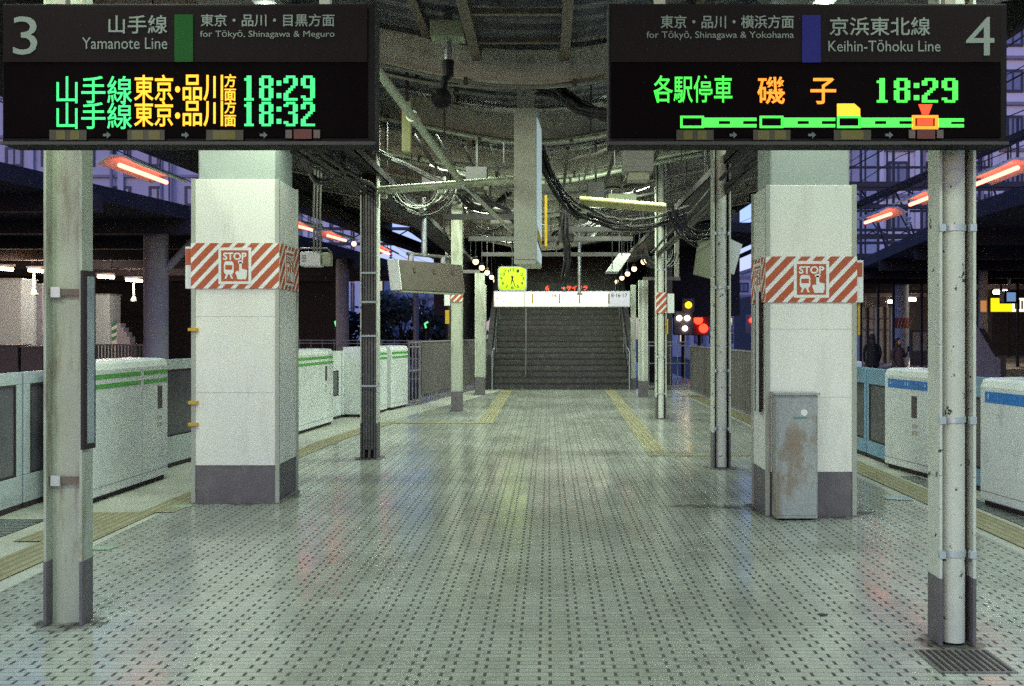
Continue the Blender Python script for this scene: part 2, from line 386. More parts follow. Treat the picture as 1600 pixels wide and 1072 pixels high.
# ------------------------------------------------------------------ text
def text(body, name, mat, parent, x0, x1, z0, z1, y, ext=0.003, bold=0.0, fr=None, sub=False, lab=None):
    c = bpy.data.curves.new('lettering', 'FONT'); c.body = body; c.offset = bold; c.resolution_u = 3
    o = bpy.data.objects.new('lettering', c); C.objects.link(o)
    dg = bpy.context.evaluated_depsgraph_get(); m = bpy.data.meshes.new_from_object(o.evaluated_get(dg))
    bpy.data.objects.remove(o); bpy.data.curves.remove(c)
    xs = [v.co.x for v in m.vertices]; ys = [v.co.y for v in m.vertices]
    ax, bx, ay, by = min(xs), max(xs), min(ys), max(ys)
    if fr is None: fr = (Vector((0, y, 0)), Vector((1,0,0)), Vector((0,0,1)), Vector((0,-1,0)))
    mb = MB(); k = len(m.vertices)
    P = lambda v, n: fr[0] + fr[1]*(x0 + (v.co.x-ax)/(bx-ax)*(x1-x0)) + fr[2]*(z0 + (v.co.y-ay)/(by-ay)*(z1-z0)) + fr[3]*n
    mb.add([P(v, ext) for v in m.vertices], [tuple(p.vertices) for p in m.polygons])
    ob = mb.build(name, mat, parent); bpy.data.meshes.remove(m)
    return ob
DIG = {'1': ["..##..",".###..","..##..","..##..","..##..","..##..","..##..","..##..","..##..",".####."],
       '8': [".####.","##..##","##..##","##..##",".####.","##..##","##..##","##..##","##..##",".####."],
       '2': [".####.","##..##","##..##","....##","...##.","..##..",".##...","##....","##....","######"],
       '9': [".####.","##..##","##..##","##..##",".#####","....##","....##","....##","##..##",".####."],
       '3': [".####.","##..##","....##","....##","..###.","....##","....##","....##","##..##",".####."],
       ':': ["......","......","..##..","..##..","......","......","......","..##..","..##..","......"]}
def led_digits(s, mat, parent, x0, x1, z0, z1, y):
    mb = MB(); widths = [3 if ch == ':' else 7.4 for ch in s]; tot = sum(widths) - 1.4
    ux = (x1-x0)/tot; uz = (z1-z0)/10; cur = x0
    for ch, w in zip(s, widths):
        for r, rowp in enumerate(DIG[ch]):
            for c, q in enumerate(rowp):
                if q == '#':
                    cc = c - 2 if ch == ':' else c
                    xx = cur + cc*ux; zz = z1 - (r+1)*uz
                    mb.box(xx, xx+ux*0.97, y-0.003, y, zz, zz+uz*0.97)
        cur += w*ux
    return mb.build('lettering', mat, parent)

# ------------------------------------------------------------------ the setting: ground, platforms, floor
struct('track_bed', MB().add([(-300,-60,-1.15),(300,-60,-1.15),(300,400,-1.15),(-300,400,-1.15)], [(0,1,2,3)]), M['ballast'])
EDGE = [(-12,-4.22),(8,-4.20),(10.3,-4.11),(14.7,-3.84),(16.5,-3.70),(20.5,-2.95),(26,-2.0),(27.2,-1.85),(60,-1.85)]   # left platform edge (y, x)
def xl(y):
    for (a, b), (c, d) in zip(EDGE, EDGE[1:]):
        if y <= c: return b + (d-b)*(y-a)/(c-a)
    return EDGE[-1][1]
XR = 4.22
def slab(name, pts, z0, z1, mat, kind='structure'):
    k = len(pts); mb = MB().add([(x, y, z0) for x, y in pts] + [(x, y, z1) for x, y in pts],
        [tuple(range(k-1,-1,-1)), tuple(range(k, 2*k))] + [(i,(i+1)%k,k+(i+1)%k,k+i) for i in range(k)])
    return struct(name, mb, mat)
def sheet(name, pts, z, mat):
    return struct(name, MB().add([(x, y, z) for x, y in pts], [tuple(range(len(pts)))]), mat)
slab('platform', [(x-0.55, y) for y, x in EDGE][::-1] + [(XR+0.55, -12), (XR+0.55, 60)], -1.1, 0.0, M['conc'])
ys = [-12, 0, 5, 8, 10.3, 12.5, 14.7, 16.5, 18.5, 20.5, 23, 26.6]
inner = lambda y: max(-3.2 - 0.02*max(0, y), xl(y) + 0.75)
sheet('tiled_floor', [(3.36, -12), (3.36, 26.6)] + [(inner(y), y) for y in ys[::-1]], 0.004, M['tile'])
def strip(name, a, b, wa, mat):
    a = Vector((*a, 0)); b = Vector((*b, 0)); d = (b-a).normalized(); n = Vector((-d.y, d.x, 0))*wa/2
    return sheet(name, [((a-n).x,(a-n).y),((b-n).x,(b-n).y),((b+n).x,(b+n).y),((a+n).x,(a+n).y)], 0.008, mat)
sheet('tactile_strip', [(-3.46,-12),(-3.46,7.15),(-3.80,7.15),(-3.80,-12)], 0.008, M['tact_y'])
sheet('tactile_strip', [(-3.42,7.15),(-3.42,8.3),(-3.98,8.3),(-4.02,7.15)], 0.008, M['tact_y'])
sheet('tactile_strip', [(-3.56,8.3),(-3.5,10.3),(-3.3,14),(-3.12,15.6),(-2.9,16.7),(-2.62,16.7),(-2.85,15.4),(-3.0,14),(-3.2,10.3),(-3.26,8.3)][::-1], 0.0085, M['tact_y'])
sheet('tactile_strip', [(-2.9,16.45),(-0.95,16.45),(-0.95,16.74),(-2.9,16.74)], 0.0095, M['tact_x'])
sheet('tactile_strip', [(-1.24,16.74),(-0.95,16.74),(-0.98,26.1),(-1.27,26.1)], 0.008, M['tact_y'])
sheet('tactile_strip', [(1.27,12.1),(3.45,12.1),(3.45,12.38),(1.53,12.38)], 0.0095, M['tact_x'])
sheet('tactile_strip', [(1.27,12.1),(1.55,12.38),(1.82,26.1),(1.54,26.1)], 0.008, M['tact_y'])
sheet('tactile_strip', [(3.45,-12),(3.77,-12),(3.77,24),(3.45,24)], 0.008, M['tact_y'])
sheet('drain_grating', [(-4.72,-12),(-4.24,-12),(-4.20,8.0),(-4.70,8.0)], 0.006, M['grate'])
sheet('drain_grating', [(3.84,-12),(4.02,-12),(4.02,10.4),(3.84,10.4)], 0.006, M['grate'])
M['mark_g'] = paint('worn_green_marking', (0.25, 0.33, 0.25), 0.5, var=0.2); M['mark_b'] = paint('worn_blue_marking', (0.31, 0.37, 0.40), 0.5, var=0.2)
for (x, y) in ((155, 858), (282, 792)):
    g = gnd(x, y); sheet('floor_marking', [(g.x-.09,g.y-.06),(g.x+.09,g.y-.06),(g.x+.11,g.y+.06),(g.x-.07,g.y+.06)], 0.009, M['mark_g'])
for (x, y) in ((1402, 779),):
    g = gnd(x, y); sheet('floor_marking', [(g.x-.13,g.y-.08),(g.x+.10,g.y-.16),(g.x+.13,g.y+.06),(g.x-.10,g.y+.14)], 0.009, M['mark_b'])
g = gnd(1286, 962)
sheet('floor_stain', [(g.x+.028*math.cos(a)*(1+.3*math.sin(3*a)), g.y+.026*math.sin(a)) for a in [i*math.pi/7 for i in range(14)]], 0.0065, M['slot'])
# neighbouring platforms
slab('platform', [(-8.6,-20),(-8.6,10),(-8.2,17),(-7.2,26),(-4.6,45),(-30,60),(-30,-20)][::-1], -1.1, 0.0, M['conc'])
slab('platform', [(8.0,-20),(40,-20),(40,120),(16,120),(9.5,40),(8.3,24)], -1.1, 0.0, M['conc'])

# ------------------------------------------------------------------ our canopy roof
def zr(x):      # underside of a roof beam
    d = abs(x + 0.2)
    z = 4.02 + (0.115*d*d if d < 1.2 else 0.166 + 0.20*(d-1.2))
    return z
roof = thing('canopy_roof', 'corrugated steel canopy roof sagging over the platform on curved cross beams', 'roof', (0, 9, 4.2))
XS = [-5.6 + 0.35*i for i in range(33)]
mb = MB(); vs = []; cols = len(XS); rows = 0
y = -12.0
prof = [(0, 0), (0.13, 0), (0.16, 0.10), (0.29, 0.10), (0.32, 0)]
while y < 34:
    for dy, dz in prof[:4]:
        for x in XS: vs.append((x, y+dy, zr(x) + 0.44 + dz))
        rows += 1
    y += 0.32
fs = [(r*cols+c, r*cols+c+1, (r+1)*cols+c+1, (r+1)*cols+c) for r in range(rows-1) for c in range(cols-1)]
mb.add(vs, fs); mb.build('roof_deck', M['deck'], roof)
BEAMS = [-6.5, -3.9, -1.3, 1.4, 4.1, 6.8, 9.5, 12.2, 14.9, 17.6, 20.3, 23.0, 25.7, 28.4]
for by in BEAMS:
    mb = MB()
    for x0, x1 in zip(XS, XS[1:]):
        for (dy0, dy1, z0, z1) in ((-0.015, 0.015, 0.02, 0.31), (-0.09, 0.09, 0.0, 0.02), (-0.09, 0.09, 0.31, 0.335)):
            a, b = zr(x0), zr(x1)
            mb.add([(x0,by+dy0,a+z0),(x1,by+dy0,b+z0),(x1,by+dy1,b+z0),(x0,by+dy1,a+z0),(x0,by+dy0,a+z1),(x1,by+dy0,b+z1),(x1,by+dy1,b+z1),(x0,by+dy1,a+z1)],
                   [(3,2,1,0),(4,5,6,7),(0,1,5,4),(2,3,7,6)])
    mb.build('roof_beam', M['beam'], roof)
for x in (-3.9, -2.6, -1.2, 1.4, 2.7, 4.0):
    mb = MB().box(x-0.04, x+0.04, -12, 33.9, zr(x)+0.345, zr(x)+0.43); mb.build('purlin', M['purlin'], roof)
for sx in (-1, 1):
    x = sx*5.45 if sx > 0 else -5.6
    MB().box(x-0.05, x+0.05, -12, 33.9, zr(x)+0.0, zr(x)+0.6).build('fascia', M['dark'], roof)

# fluorescent lamps under the canopy, in four rows (those over and behind the camera and above the boards)
def make_lamp(k):
    t = thing('ceiling_lamp', 'long white fluorescent lamp under the platform canopy', 'ceiling lamp', (0,0,0), 'fluorescent lamps under the canopy')
    MB().box(-0.09,0.09,-0.62,0.62,0.03,0.09).build('lamp_housing', M['tray_w'], t)
    MB().path([(-0.0,-0.58,0.0),(0,0.58,0.0)], 0.018, 8).build('lamp_tube', M['tube_cool'], t)
    for sy in (-0.4, 0.4): MB().path([(0,sy,0.09),(0,sy,0.42)], 0.008, 6).build('lamp_hanger', M['dark'], t)
    ld = bpy.data.lights.new('lamp_light', 'AREA'); ld.shape = 'RECTANGLE'; ld.size = 0.12; ld.size_y = 1.15; ld.energy = k; ld.color = (0.82, 1.0, 0.77)
    lo = bpy.data.objects.new('lamp_light', ld); C.objects.link(lo); lo.parent = t; lo.location = (0,0,-0.03)
    return t
LAMP_W = 32; SHORT_W = 66
lamp0 = make_lamp(LAMP_W); first = True
for x, yy in [(-2.3,y) for y in (-1.0,1.8,4.6,8.3)] + [(2.3,y) for y in (-1.0,1.8,4.6,8.3)] + [(-3.9,y) for y in (1.4,5.4,9.8,13.8)] + [(3.9,y) for y in (1.4,5.4,9.8,13.8)]:
    loc = (x, yy, zr(x) - 0.15)
    if first: lamp0.location = loc; LOC[lamp0.name] = Vector(loc); first = False
    else: copy_tree(lamp0, lamp0['label'], loc)

low = make_lamp(5.0); low['label'] = 'low hung fluorescent lamp behind the left board, close to the clad column'; low.location = (-3.5, 7.5, 3.45); LOC[low.name] = Vector((-3.5, 7.5, 3.45))
# shorter lamps set crosswise behind the roof beams farther along
def make_short(k):
    t = thing('ceiling_lamp', 'short crosswise fluorescent lamp tucked behind a roof beam', 'ceiling lamp', (0,0,0), 'crosswise lamps behind the roof beams')
    MB().box(-0.60,0.60,-0.05,0.05,0.03,0.09).build('lamp_housing', M['tray_w'], t)
    MB().path([(-0.56,0,0.0),(0.56,0,0.0)], 0.016, 8).build('lamp_tube', M['tube_cool'], t)
    ld = bpy.data.lights.new('lamp_light', 'AREA'); ld.shape = 'RECTANGLE'; ld.size = 1.1; ld.size_y = 0.1; ld.energy = k; ld.color = (0.82, 1.0, 0.77)
    lo = bpy.data.objects.new('lamp_light', ld); C.objects.link(lo); lo.parent = t; lo.location = (0,0,-0.03)
    return t
short0 = make_short(SHORT_W); first = True
for by in (12.2, 14.9, 17.6, 20.3, 23.0, 25.7):
    for x in (-1.3, 1.3):
        loc = (x, by+0.20, zr(x)+0.19)
        if first: short0.location = loc; LOC[short0.name] = Vector(loc); first = False
        else: copy_tree(short0, short0['label'], loc)

# ------------------------------------------------------------------ departure boards
def board(label, X0, X1, Y):
    t = thing('departure_board', label, 'sign', ((X0+X1)/2, Y+0.12, 2.46))
    pz = lambda y: H - (y-CY)/F*Y
    zb, zt = pz(226), pz(4)
    MB().box(X0, X1, Y+0.012, Y+0.15, zb, zt).build('board_casing', M['board'], t, bevel=0.008)
    zm = pz(97)
    MB().box(X0+0.012, X1-0.035, Y, Y+0.011, zm, zt-0.02).build('header_panel', M['header'], t)
    MB().box(X0+0.012, X1-0.035, Y+0.004, Y+0.011, zb+0.035, zm-0.003).build('led_screen', M['screen'], t)
    MB().box(X0+0.0, X1-0.0, Y-0.006, Y+0.0115, zb, zb+0.014).build('casing_trim', M['dark'], t)
    for sx in (X0+0.25, X1-0.25): MB().box(sx-0.025, sx+0.025, Y+0.06, Y+0.11, zt, zr(sx)+0.4).build('hanger', M['beam'], t)
    return t, pz
YB = 4.5
pxx = lambda x: (x-CX)/F*YB
tl, pz = board('left departure board, number 3, two lines of green and amber characters', pxx(1), pxx(585), YB)
def tx(t, body, mat, x0, x1, y0, y1, bold=0.0, Y=YB-0.001, name='lettering'):
    return text(body, name, mat, t, pxx(x0), pxx(x1), pz(y1), pz(y0), Y, bold=bold)
tx(tl, '3', M['letter'], 21, 59, 26, 86)
tx(tl, '山手線', M['letter'], 170, 262, 24, 53, 0.01); tx(tl, 'Yamanote Line', M['letter'], 129, 262, 59, 77)
tx(tl, '東京・品川・目黒方面', M['letter'], 314, 523, 22, 42, 0.012); tx(tl, 'for Tōkyō, Shinagawa & Meguro', M['letter'], 313, 523, 48, 61)
MB().box(pxx(273), pxx(302), YB-0.004, YB-0.0005, pz(97), pz(23)).build('line_colour_bar', M['grn_bar'], tl)
for (ya, yb, s) in ((118, 161, '18:29'), (159, 201, '18:32')):
    tx(tl, '山手線', M['led_g'], 89, 207, ya+1, yb+1, 0.006); tx(tl, '東京', M['led_y'], 210, 271, ya-1, yb-3, 0.014)
    tx(tl, '・', M['led_y'], 274, 282, ya+17, ya+27, 0.014)
    tx(tl, '品川', M['led_y'], 286, 349, ya-1, yb-3, 0.014)
    tx(tl, '方', M['led_y'], 351, 369, ya-2, ya+19, 0.02); tx(tl, '面', M['led_y'], 351, 369, ya+21, yb-3, 0.02)
    led_digits(s, M['led_g'], tl, pxx(378), pxx(492), pz(yb-4), pz(ya), YB+0.0035)
def car_labels(t, xs, redx):
    k = MB()
    for i, x in enumerate(xs):
        MB().box(pxx(x-29), pxx(x+29), YB+0.0005, YB+0.004, pz(219), pz(203)).build('car_label', M['lab_k'], t)
        w = (18, 22, 26)[i]
        q = MB()
        if i < 2:
            for (a, b) in ((-w, -4), (4, w)): q.box(pxx(x+a), pxx(x+b), YB-0.001, YB+0.0004, pz(218), pz(204))
        else: q.box(pxx(x-18), pxx(x+17), YB-0.001, YB+0.0004, pz(218), pz(204))
        q.build('car_label', M['lab_y'], t)
    x = redx
    MB().box(pxx(x-14), pxx(x+14), YB-0.001, YB+0.004, pz(217), pz(202)).build('car_label', M['lab_r'], t)
    for s in (-1, 1): MB().box(pxx(x+s*22-5), pxx(x+s*22+5), YB-0.001, YB+0.004, pz(216), pz(203)).build('car_label', M['lab_p'], t)
    for x in ((xs[0]+xs[1])/2, (xs[1]+xs[2])/2, (xs[2]+redx)/2):
        a = MB(); cx = pxx(x); cz = pz(211); r = 0.018
        a.fpoly([(cx-r,cz-0.006),(cx,cz-0.006),(cx,cz-r*0.9),(cx+r,cz),(cx,cz+r*0.9),(cx,cz+0.006),(cx-r,cz+0.006)], (Vector((0,YB,0)),Vector((1,0,0)),Vector((0,0,1)),Vector((0,-1,0))), -0.004, 0.001)
        a.build('arrow_mark', M['lab_c'], t)
car_labels(tl, (106, 228, 351), 473)
tr, pz = board('right departure board, number 4, green route line with red and amber blocks', pxx(951), pxx(1576), YB)
tx(tr, '4', M['letter'], 1509, 1553, 27, 87)
tx(tr, '東京・品川・横浜方面', M['letter'], 1032, 1240, 24, 45, 0.012); tx(tr, 'for Tōkyō, Shinagawa & Yokohama', M['letter'], 1010, 1240, 49, 63)
tx(tr, '京浜東北線', M['letter'], 1296, 1453, 27, 56, 0.01); tx(tr, 'Keihin-Tōhoku Line', M['letter'], 1294, 1469, 63, 81)
MB().box(pxx(1253), pxx(1282), YB-0.004, YB-0.0005, pz(98), pz(24)).build('line_colour_bar', M['blu_bar'], tr)
tx(tr, '各駅停車', M['led_g2'], 1021, 1144, 118, 161, 0.008)
tx(tr, '磯', M['led_o'], 1183, 1226, 120, 163, 0.012); tx(tr, '子', M['led_o'], 1266, 1306, 122, 163, 0.014)
led_digits('18:29', M['led_g2'], tr, pxx(1366), pxx(1497), pz(160), pz(122), YB+0.0035)
q = MB(); e = lambda a, b, c, d: q.box(pxx(a), pxx(b), YB-0.001, YB+0.003, pz(d), pz(c))
for a in (1099, 1222, 1343):
    e(a, a+83, 184, 189); e(a, a+83, 194, 199); e(a, a+24, 189, 194); e(a+42, a+62, 189, 194)
e(1466, 1506, 185, 190); e(1466, 1506, 194, 199); e(1466, 1486, 190, 194)
for a in (1063, 1187, 1308):
    e(a, a+37, 181, 184.5); e(a, a+37, 196.5, 200); e(a, a+3.5, 184.5, 196.5); e(a+33.5, a+37, 184.5, 196.5)
q.build('route_line', M['led_g2'], tr)
q = MB(); fr0 = (Vector((0,YB,0)),Vector((1,0,0)),Vector((0,0,1)),Vector((0,-1,0)))
q.fpoly([(pxx(a), pz(b)) for a, b in ((1308,180.5),(1344,180.5),(1344,170),(1335,162),(1308,162))], fr0, -0.003, 0.001); q.build('train_mark', M['led_y'], tr)
q = MB(); e(1425, 1466, 180, 184.5); e(1425, 1466, 197, 202); e(1425, 1430, 184.5, 197); e(1461, 1466, 184.5, 197); q.build('stop_mark_frame', M['led_o'], tr)
q = MB(); e(1433, 1458, 185.5, 196); q.fpoly([(pxx(a), pz(b)) for a, b in ((1441,179),(1451,179),(1457,163),(1435,163))], fr0, -0.003, 0.001); q.build('stop_mark', M['led_r'], tr)
car_labels(tr, (1086, 1206, 1332), 1447)

# ------------------------------------------------------------------ STOP band used on the posts
def stop_band(parent, fr, w, h, emblem=True, pitch=0.125, e=0.30):
    n = 0.003
    bd = MB().obox(fr, 0, w, 0, h, 0, n).build('stop_band', M['white'], parent)
    q = MB(); s = pitch; x = -h - 0.05
    ex0, ex1 = w/2 - e/2, w/2 + e/2
    while x < w:
        p = clip([(x,0),(x+s*0.62,0),(x+s*0.62+h*0.95,h),(x+h*0.95,h)], 0.0, w, 0, h)
        if len(p) > 2: q.fpoly(p, fr, n, n+0.0015)
        x += s
    q.build('stripe', M['red'], bd)
    if emblem:
        m = h*0.10
        MB().obox(fr, ex0, ex1, m, h-m, n+0.0015, n+0.003).build('emblem_frame', M['white'], bd)
        b = 0.025; a0, a1, b0, b1 = ex0+b, ex1-b, m+b, h-m-b
        MB().obox(fr, a0, a1, b0, b1, n+0.003, n+0.0042).build('emblem_panel', M['red'], bd)
        W_, H_ = a1-a0, b1-b0
        fr2 = (fr[0]+fr[1]*a0+fr[2]*b0+fr[3]*(n+0.0044), fr[1]*W_, fr[2]*H_, fr[3])
        text('STOP', 'lettering', M['white'], bd, 0.07, 0.93, 0.68, 0.93, 0, ext=0.0006, bold=0.03, fr=fr2)
        t = MB()
        fp = lambda P: t.fpoly(P, fr2, 0, 0.0008)
        # train: shell as bars round its window, feet
        fp([(0.10,0.30),(0.46,0.30),(0.46,0.37),(0.10,0.37)]); fp([(0.10,0.52),(0.46,0.52),(0.44,0.60),(0.40,0.64),(0.16,0.64),(0.12,0.60)])
        fp([(0.10,0.37),(0.15,0.37),(0.15,0.52),(0.10,0.52)]); fp([(0.41,0.37),(0.46,0.37),(0.46,0.52),(0.41,0.52)])
        fp([(0.15,0.22),(0.41,0.22),(0.46,0.30),(0.10,0.30)]); fp([(0.12,0.08),(0.19,0.08),(0.25,0.22),(0.19,0.22)]); fp([(0.44,0.08),(0.37,0.08),(0.31,0.22),(0.37,0.22)])
        # pointing hand
        fp([(0.60,0.06),(0.90,0.06),(0.94,0.16),(0.95,0.36),(0.76,0.40),(0.76,0.62),(0.66,0.62),(0.66,0.30),(0.58,0.34),(0.52,0.28)])
        fp([(0.64,0.57),(0.78,0.57),(0.81,0.62),(0.78,0.67),(0.64,0.67),(0.61,0.62)])
        t.build('emblem_mark', M['white'], bd)
    return bd

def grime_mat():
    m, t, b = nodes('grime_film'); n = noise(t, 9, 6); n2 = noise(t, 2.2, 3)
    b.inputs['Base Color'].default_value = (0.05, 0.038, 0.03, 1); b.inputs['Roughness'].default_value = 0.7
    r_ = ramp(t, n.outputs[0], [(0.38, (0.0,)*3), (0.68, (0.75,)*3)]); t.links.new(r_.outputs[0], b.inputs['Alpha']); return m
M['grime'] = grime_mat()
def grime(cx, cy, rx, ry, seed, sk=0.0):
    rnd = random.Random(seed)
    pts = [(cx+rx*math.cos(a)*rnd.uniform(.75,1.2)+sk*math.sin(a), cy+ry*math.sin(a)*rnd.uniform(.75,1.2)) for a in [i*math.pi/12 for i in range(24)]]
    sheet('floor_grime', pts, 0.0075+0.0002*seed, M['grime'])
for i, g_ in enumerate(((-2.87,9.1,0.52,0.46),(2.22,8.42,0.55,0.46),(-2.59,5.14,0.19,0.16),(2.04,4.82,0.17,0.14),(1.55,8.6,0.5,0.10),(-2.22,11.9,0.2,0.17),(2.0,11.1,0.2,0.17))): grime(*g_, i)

# ------------------------------------------------------------------ the two clad columns
def column(label, x0, x1, y0, y1, zc, zbase, zb0, zb1, side):
    t = thing('clad_column', label, 'column', ((x0+x1)/2, (y0+y1)/2, 0))
    c = 0.02
    MB().box(x0+0.03, x1-0.03, y0+0.03, y1-0.03, 0, zr((x0+x1)/2)+0.42).build('column_shaft', M['clad_up'], t, bevel=0.015)
    MB().box(x0, x1, y0, y1, zbase, zc).build('cladding', M['clad'], t, bevel=0.006)
    MB().box(x0+0.004, x1-0.004, y0+0.004, y1-0.004, 0.012, zbase-0.002).build('base_panel', M['base_grey'], t)
    q = MB()
    for xx in (x0, x1):
        for yy in (y0, y1): q.box(xx-0.018, xx+0.018, yy-0.012, yy+0.012, 0.01, zc+0.004)
    q.build('corner_trim', M['clad_edge'], t)
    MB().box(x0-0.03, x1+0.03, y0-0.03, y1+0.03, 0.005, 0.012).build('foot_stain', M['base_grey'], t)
    q = MB()
    for z in (1.02, 1.72 if zb0 > 1.9 else 1.6): q.box(x0+0.02, x1-0.02, y0-0.0012, y0+0.001, z, z+0.0025)
    q.build('panel_joint', M['clad_edge'], t)
    stop_band(t, (Vector((x0-0.019, y0-0.013, zb0)), Vector((1,0,0)), Vector((0,0,1)), Vector((0,-1,0))), x1-x0+0.038, zb1-zb0)
    if side > 0: fs_ = (Vector((x1+0.0185, y0, zb0)), Vector((0,1,0)), Vector((0,0,1)), Vector((1,0,0)))
    else: fs_ = (Vector((x0-0.0185, y1, zb0)), Vector((0,-1,0)), Vector((0,0,1)), Vector((-1,0,0)))
    stop_band(t, fs_, y1-y0, zb1-zb0)
    # call plate standing out from the outer side
    xo = x0-0.05 if side > 0 else x1+0.05
    p = MB().box(xo-0.035, xo+0.035, y0+0.02, y0+0.16, zb0-0.0, zb1-0.03).build('call_box', M['white'], t, bevel=0.004)
    MB().box(xo-0.03, xo+0.025, y0+0.014, y0+0.0195, zb0+0.22, zb1-0.05).build('call_mark', M['red'], p)
    return t
cl = column('wide white clad column on the left with orange STOP band over grey foot', -3.26, -2.49, 8.76, 9.42, 2.98, 0.35, 1.976, 2.393, 1)
q = MB()   # yellow bar with clamps on the outer side
q.path([(-3.275, 8.80, 0.55), (-3.275, 8.80, 1.90)], 0.014, 8); q.build('guard_bar', M['yellow'], cl)
for z in (1.60, 0.93, 0.73): MB().box(-3.30, -3.215, 8.725, 8.79, z-0.014, z+0.014).build('bar_clamp', M['yellow'], cl)
cr = column('wide white clad column on the right with red STOP band behind rusty box', 1.87, 2.61, 8.14, 8.70, 2.83, 0.38, 1.83, 2.22, -1)
MB().box(1.82, 1.85, 8.28, 8.42, 0.88, 1.93).build('slot_rail', M['slot'], cr)
MB().box(1.80, 1.822, 8.26, 8.285, 0.86, 1.93).build('slot_edge', M['alu'], cr)
MB().box(2.66, 2.68, 8.2, 8.3, 1.55, 1.83).build('edge_plate', M['yellow'], cr)
# rusty steel box in front of the right column
bx = thing('steel_box', 'rust streaked grey steel box standing against the right clad column', 'utility box', (2.06, 8.03, 0))
MB().box(1.90, 2.245, 7.95, 8.11, 0.02, 1.05).build('box_body', M['rust'], bx, bevel=0.006)
MB().box(1.915, 2.23, 7.944, 7.9495, 0.05, 0.99).build('box_door', M['rust'], bx)
MB().box(1.885, 2.26, 7.93, 8.12, 1.05, 1.07).build('box_lid', M['rust'], bx)
MB().lathe((2.13, 7.942, 0.905), [(0.0,0),(0.028,0),(0.028,0.003),(0,0.003)], 14, 'y').build('round_sticker', M['white'], bx)
MB().box(2.04, 2.15, 7.941, 7.9435, 0.855, 0.868).build('green_mark', paint('green_tape', (0.05,0.25,0.2), 0.5), bx)

# ------------------------------------------------------------------ steel posts
def post(label, x0, x1, y, dep, zb, kind, top=None, group='steel posts carrying the canopy', base_plate=True, pipes=1):
    t = thing('steel_post', label, 'post', ((x0+x1)/2, y+dep/2, 0), group)
    w = x1-x0; th = 0.014; top = top or zr((x0+x1)/2)+0.3
    for xa in (x0, x1-th): MB().box(xa, xa+th, y, y+dep, zb, top).build('post_flange', M['white_post' if kind == 'h' else 'chipped'], t)
    MB().box(x0+th, x1-th, y+dep*0.55, y+dep*0.55+0.012, 0, top).build('post_web', M['white_post'] if kind == 'h' else M['slot'], t)
    for xa in (x0, x1-th): MB().box(xa-0.001, xa+th+0.001, y-0.001, y+dep+0.001, 0.012, zb).build('post_foot', M['base_grey'], t)
    if base_plate: MB().box(x0-0.05, x1+0.05, y-0.05, y+dep+0.05, 0.005, 0.0118).build('base_plate', M['base_grey'], t)
    if top < 3.5:
        o_ = -1 if x0 < 0 else 1; xa = (x0+x1)/2
        MB().box(min(xa, xa+o_*0.9), max(xa, xa+o_*0.9), y+0.02, y+0.12, top, top+0.08).build('post_arm', M['conduit'], t); MB().box(xa+o_*0.82-0.05, xa+o_*0.82+0.05, y+0.02, y+0.12, top+0.081, zr(xa)+0.3).build('post_head', M['beam'], t)
    if kind == 'pipe' and not (y > 24):
        r = w*0.32; cx = (x0+x1)/2; cy = y+r+0.004
        MB().path([(cx, cy, 0.02), (cx, cy, top)], r, 20, True).build('drain_pipe', M['chipped'], t, smooth=40)
        q = MB()
        for z in (0.45, 1.12, 2.08, 2.7):
            q = MB(); q.path([(cx, cy, z), (cx, cy, z+0.03)], r+0.006, 20); 
            for s in (-1, 1): q.box(cx+s*(r+0.018)-0.016, cx+s*(r+0.018)+0.016, y-0.006, y+0.02, z-0.004, z+0.032)
            q.build('pipe_bracket', M['alu'], t, smooth=40)
    if kind == 'conduit':
        for i in range(5):
            cx = x0+th+0.02+(w-2*th-0.04)*i/4
            MB().path([(cx, y+0.045, 0.02+0.1*(i%2)), (cx, y+0.045, 3.42)], 0.017, 8).build('conduit_pipe', M['conduit'], t, smooth=40)
        q = MB()
        for z in (0.9, 1.52, 1.94, 2.3): MB().box(x0-0.004, x1+0.004, y-0.004, y+0.022, z, z+0.022).build('pipe_bracket', M['alu'], t)
        MB().box(x0+th, x1-th, y+0.02, y+0.07, 1.56, 1.92).build('junction_box', M['slot'], t)
    if kind in ('h', 'pipe') and y > 18.5:
        MB().box(x0+th+0.002, x1-th-0.002, y-0.004, y+0.01, 0.012, zb).build('post_foot', M['base_grey'], t); MB().box(x0+th, x1-th, y+0.012, y+0.02, zb, top).build('post_cover', M['white_post'], t)
    if kind == 'h':
        q = MB()
        for z in (1.77, 0.76): MB().box(x0+th, x1-th, y+dep*0.3, y+dep*0.5, z, z+0.035).build('strap', M['purlin'], t); MB().box(x0+th+0.01, x0+th+0.06, y+dep*0.2, y+dep*0.295, z-0.01, z+0.045).build('strap_clip', M['alu'], t)
    return t
pl = post('nearest steel post on the left, stained white with rusty straps', -2.69, -2.485, 5.08, 0.12, 0.35, 'h', base_plate=False)
post('nearest steel post on the right, peeling white pipe between dark slots', 1.948, 2.13, 4.75, 0.145, 0.345, 'pipe', base_plate=False)
post('left post packed with grey conduits beyond the left clad column', -2.33, -2.12, 11.8, 0.20, 0.45, 'conduit')
post('right post with peeling drain pipe carrying the tilted olive display', 1.90, 2.10, 10.98, 0.2, 0.42, 'pipe')
pf = post('square white post with striped band before the brown left fence', -1.94, -1.72, 19.0, 0.18, 0.40, 'h')
stop_band(pf, (Vector((-1.95, 18.996, 2.19)), Vector((1,0,0)), Vector((0,0,1)), Vector((0,-1,0))), 0.24, 0.24, emblem=False)
post('white post nearest the stairs on the left side', -1.86, -1.62, 24.1, 0.18, 0.45, 'pipe', top=3.08)
pr = post('slim right post with striped band, third along the right row', 1.95, 2.14, 17.3, 0.18, 0.40, 'pipe')
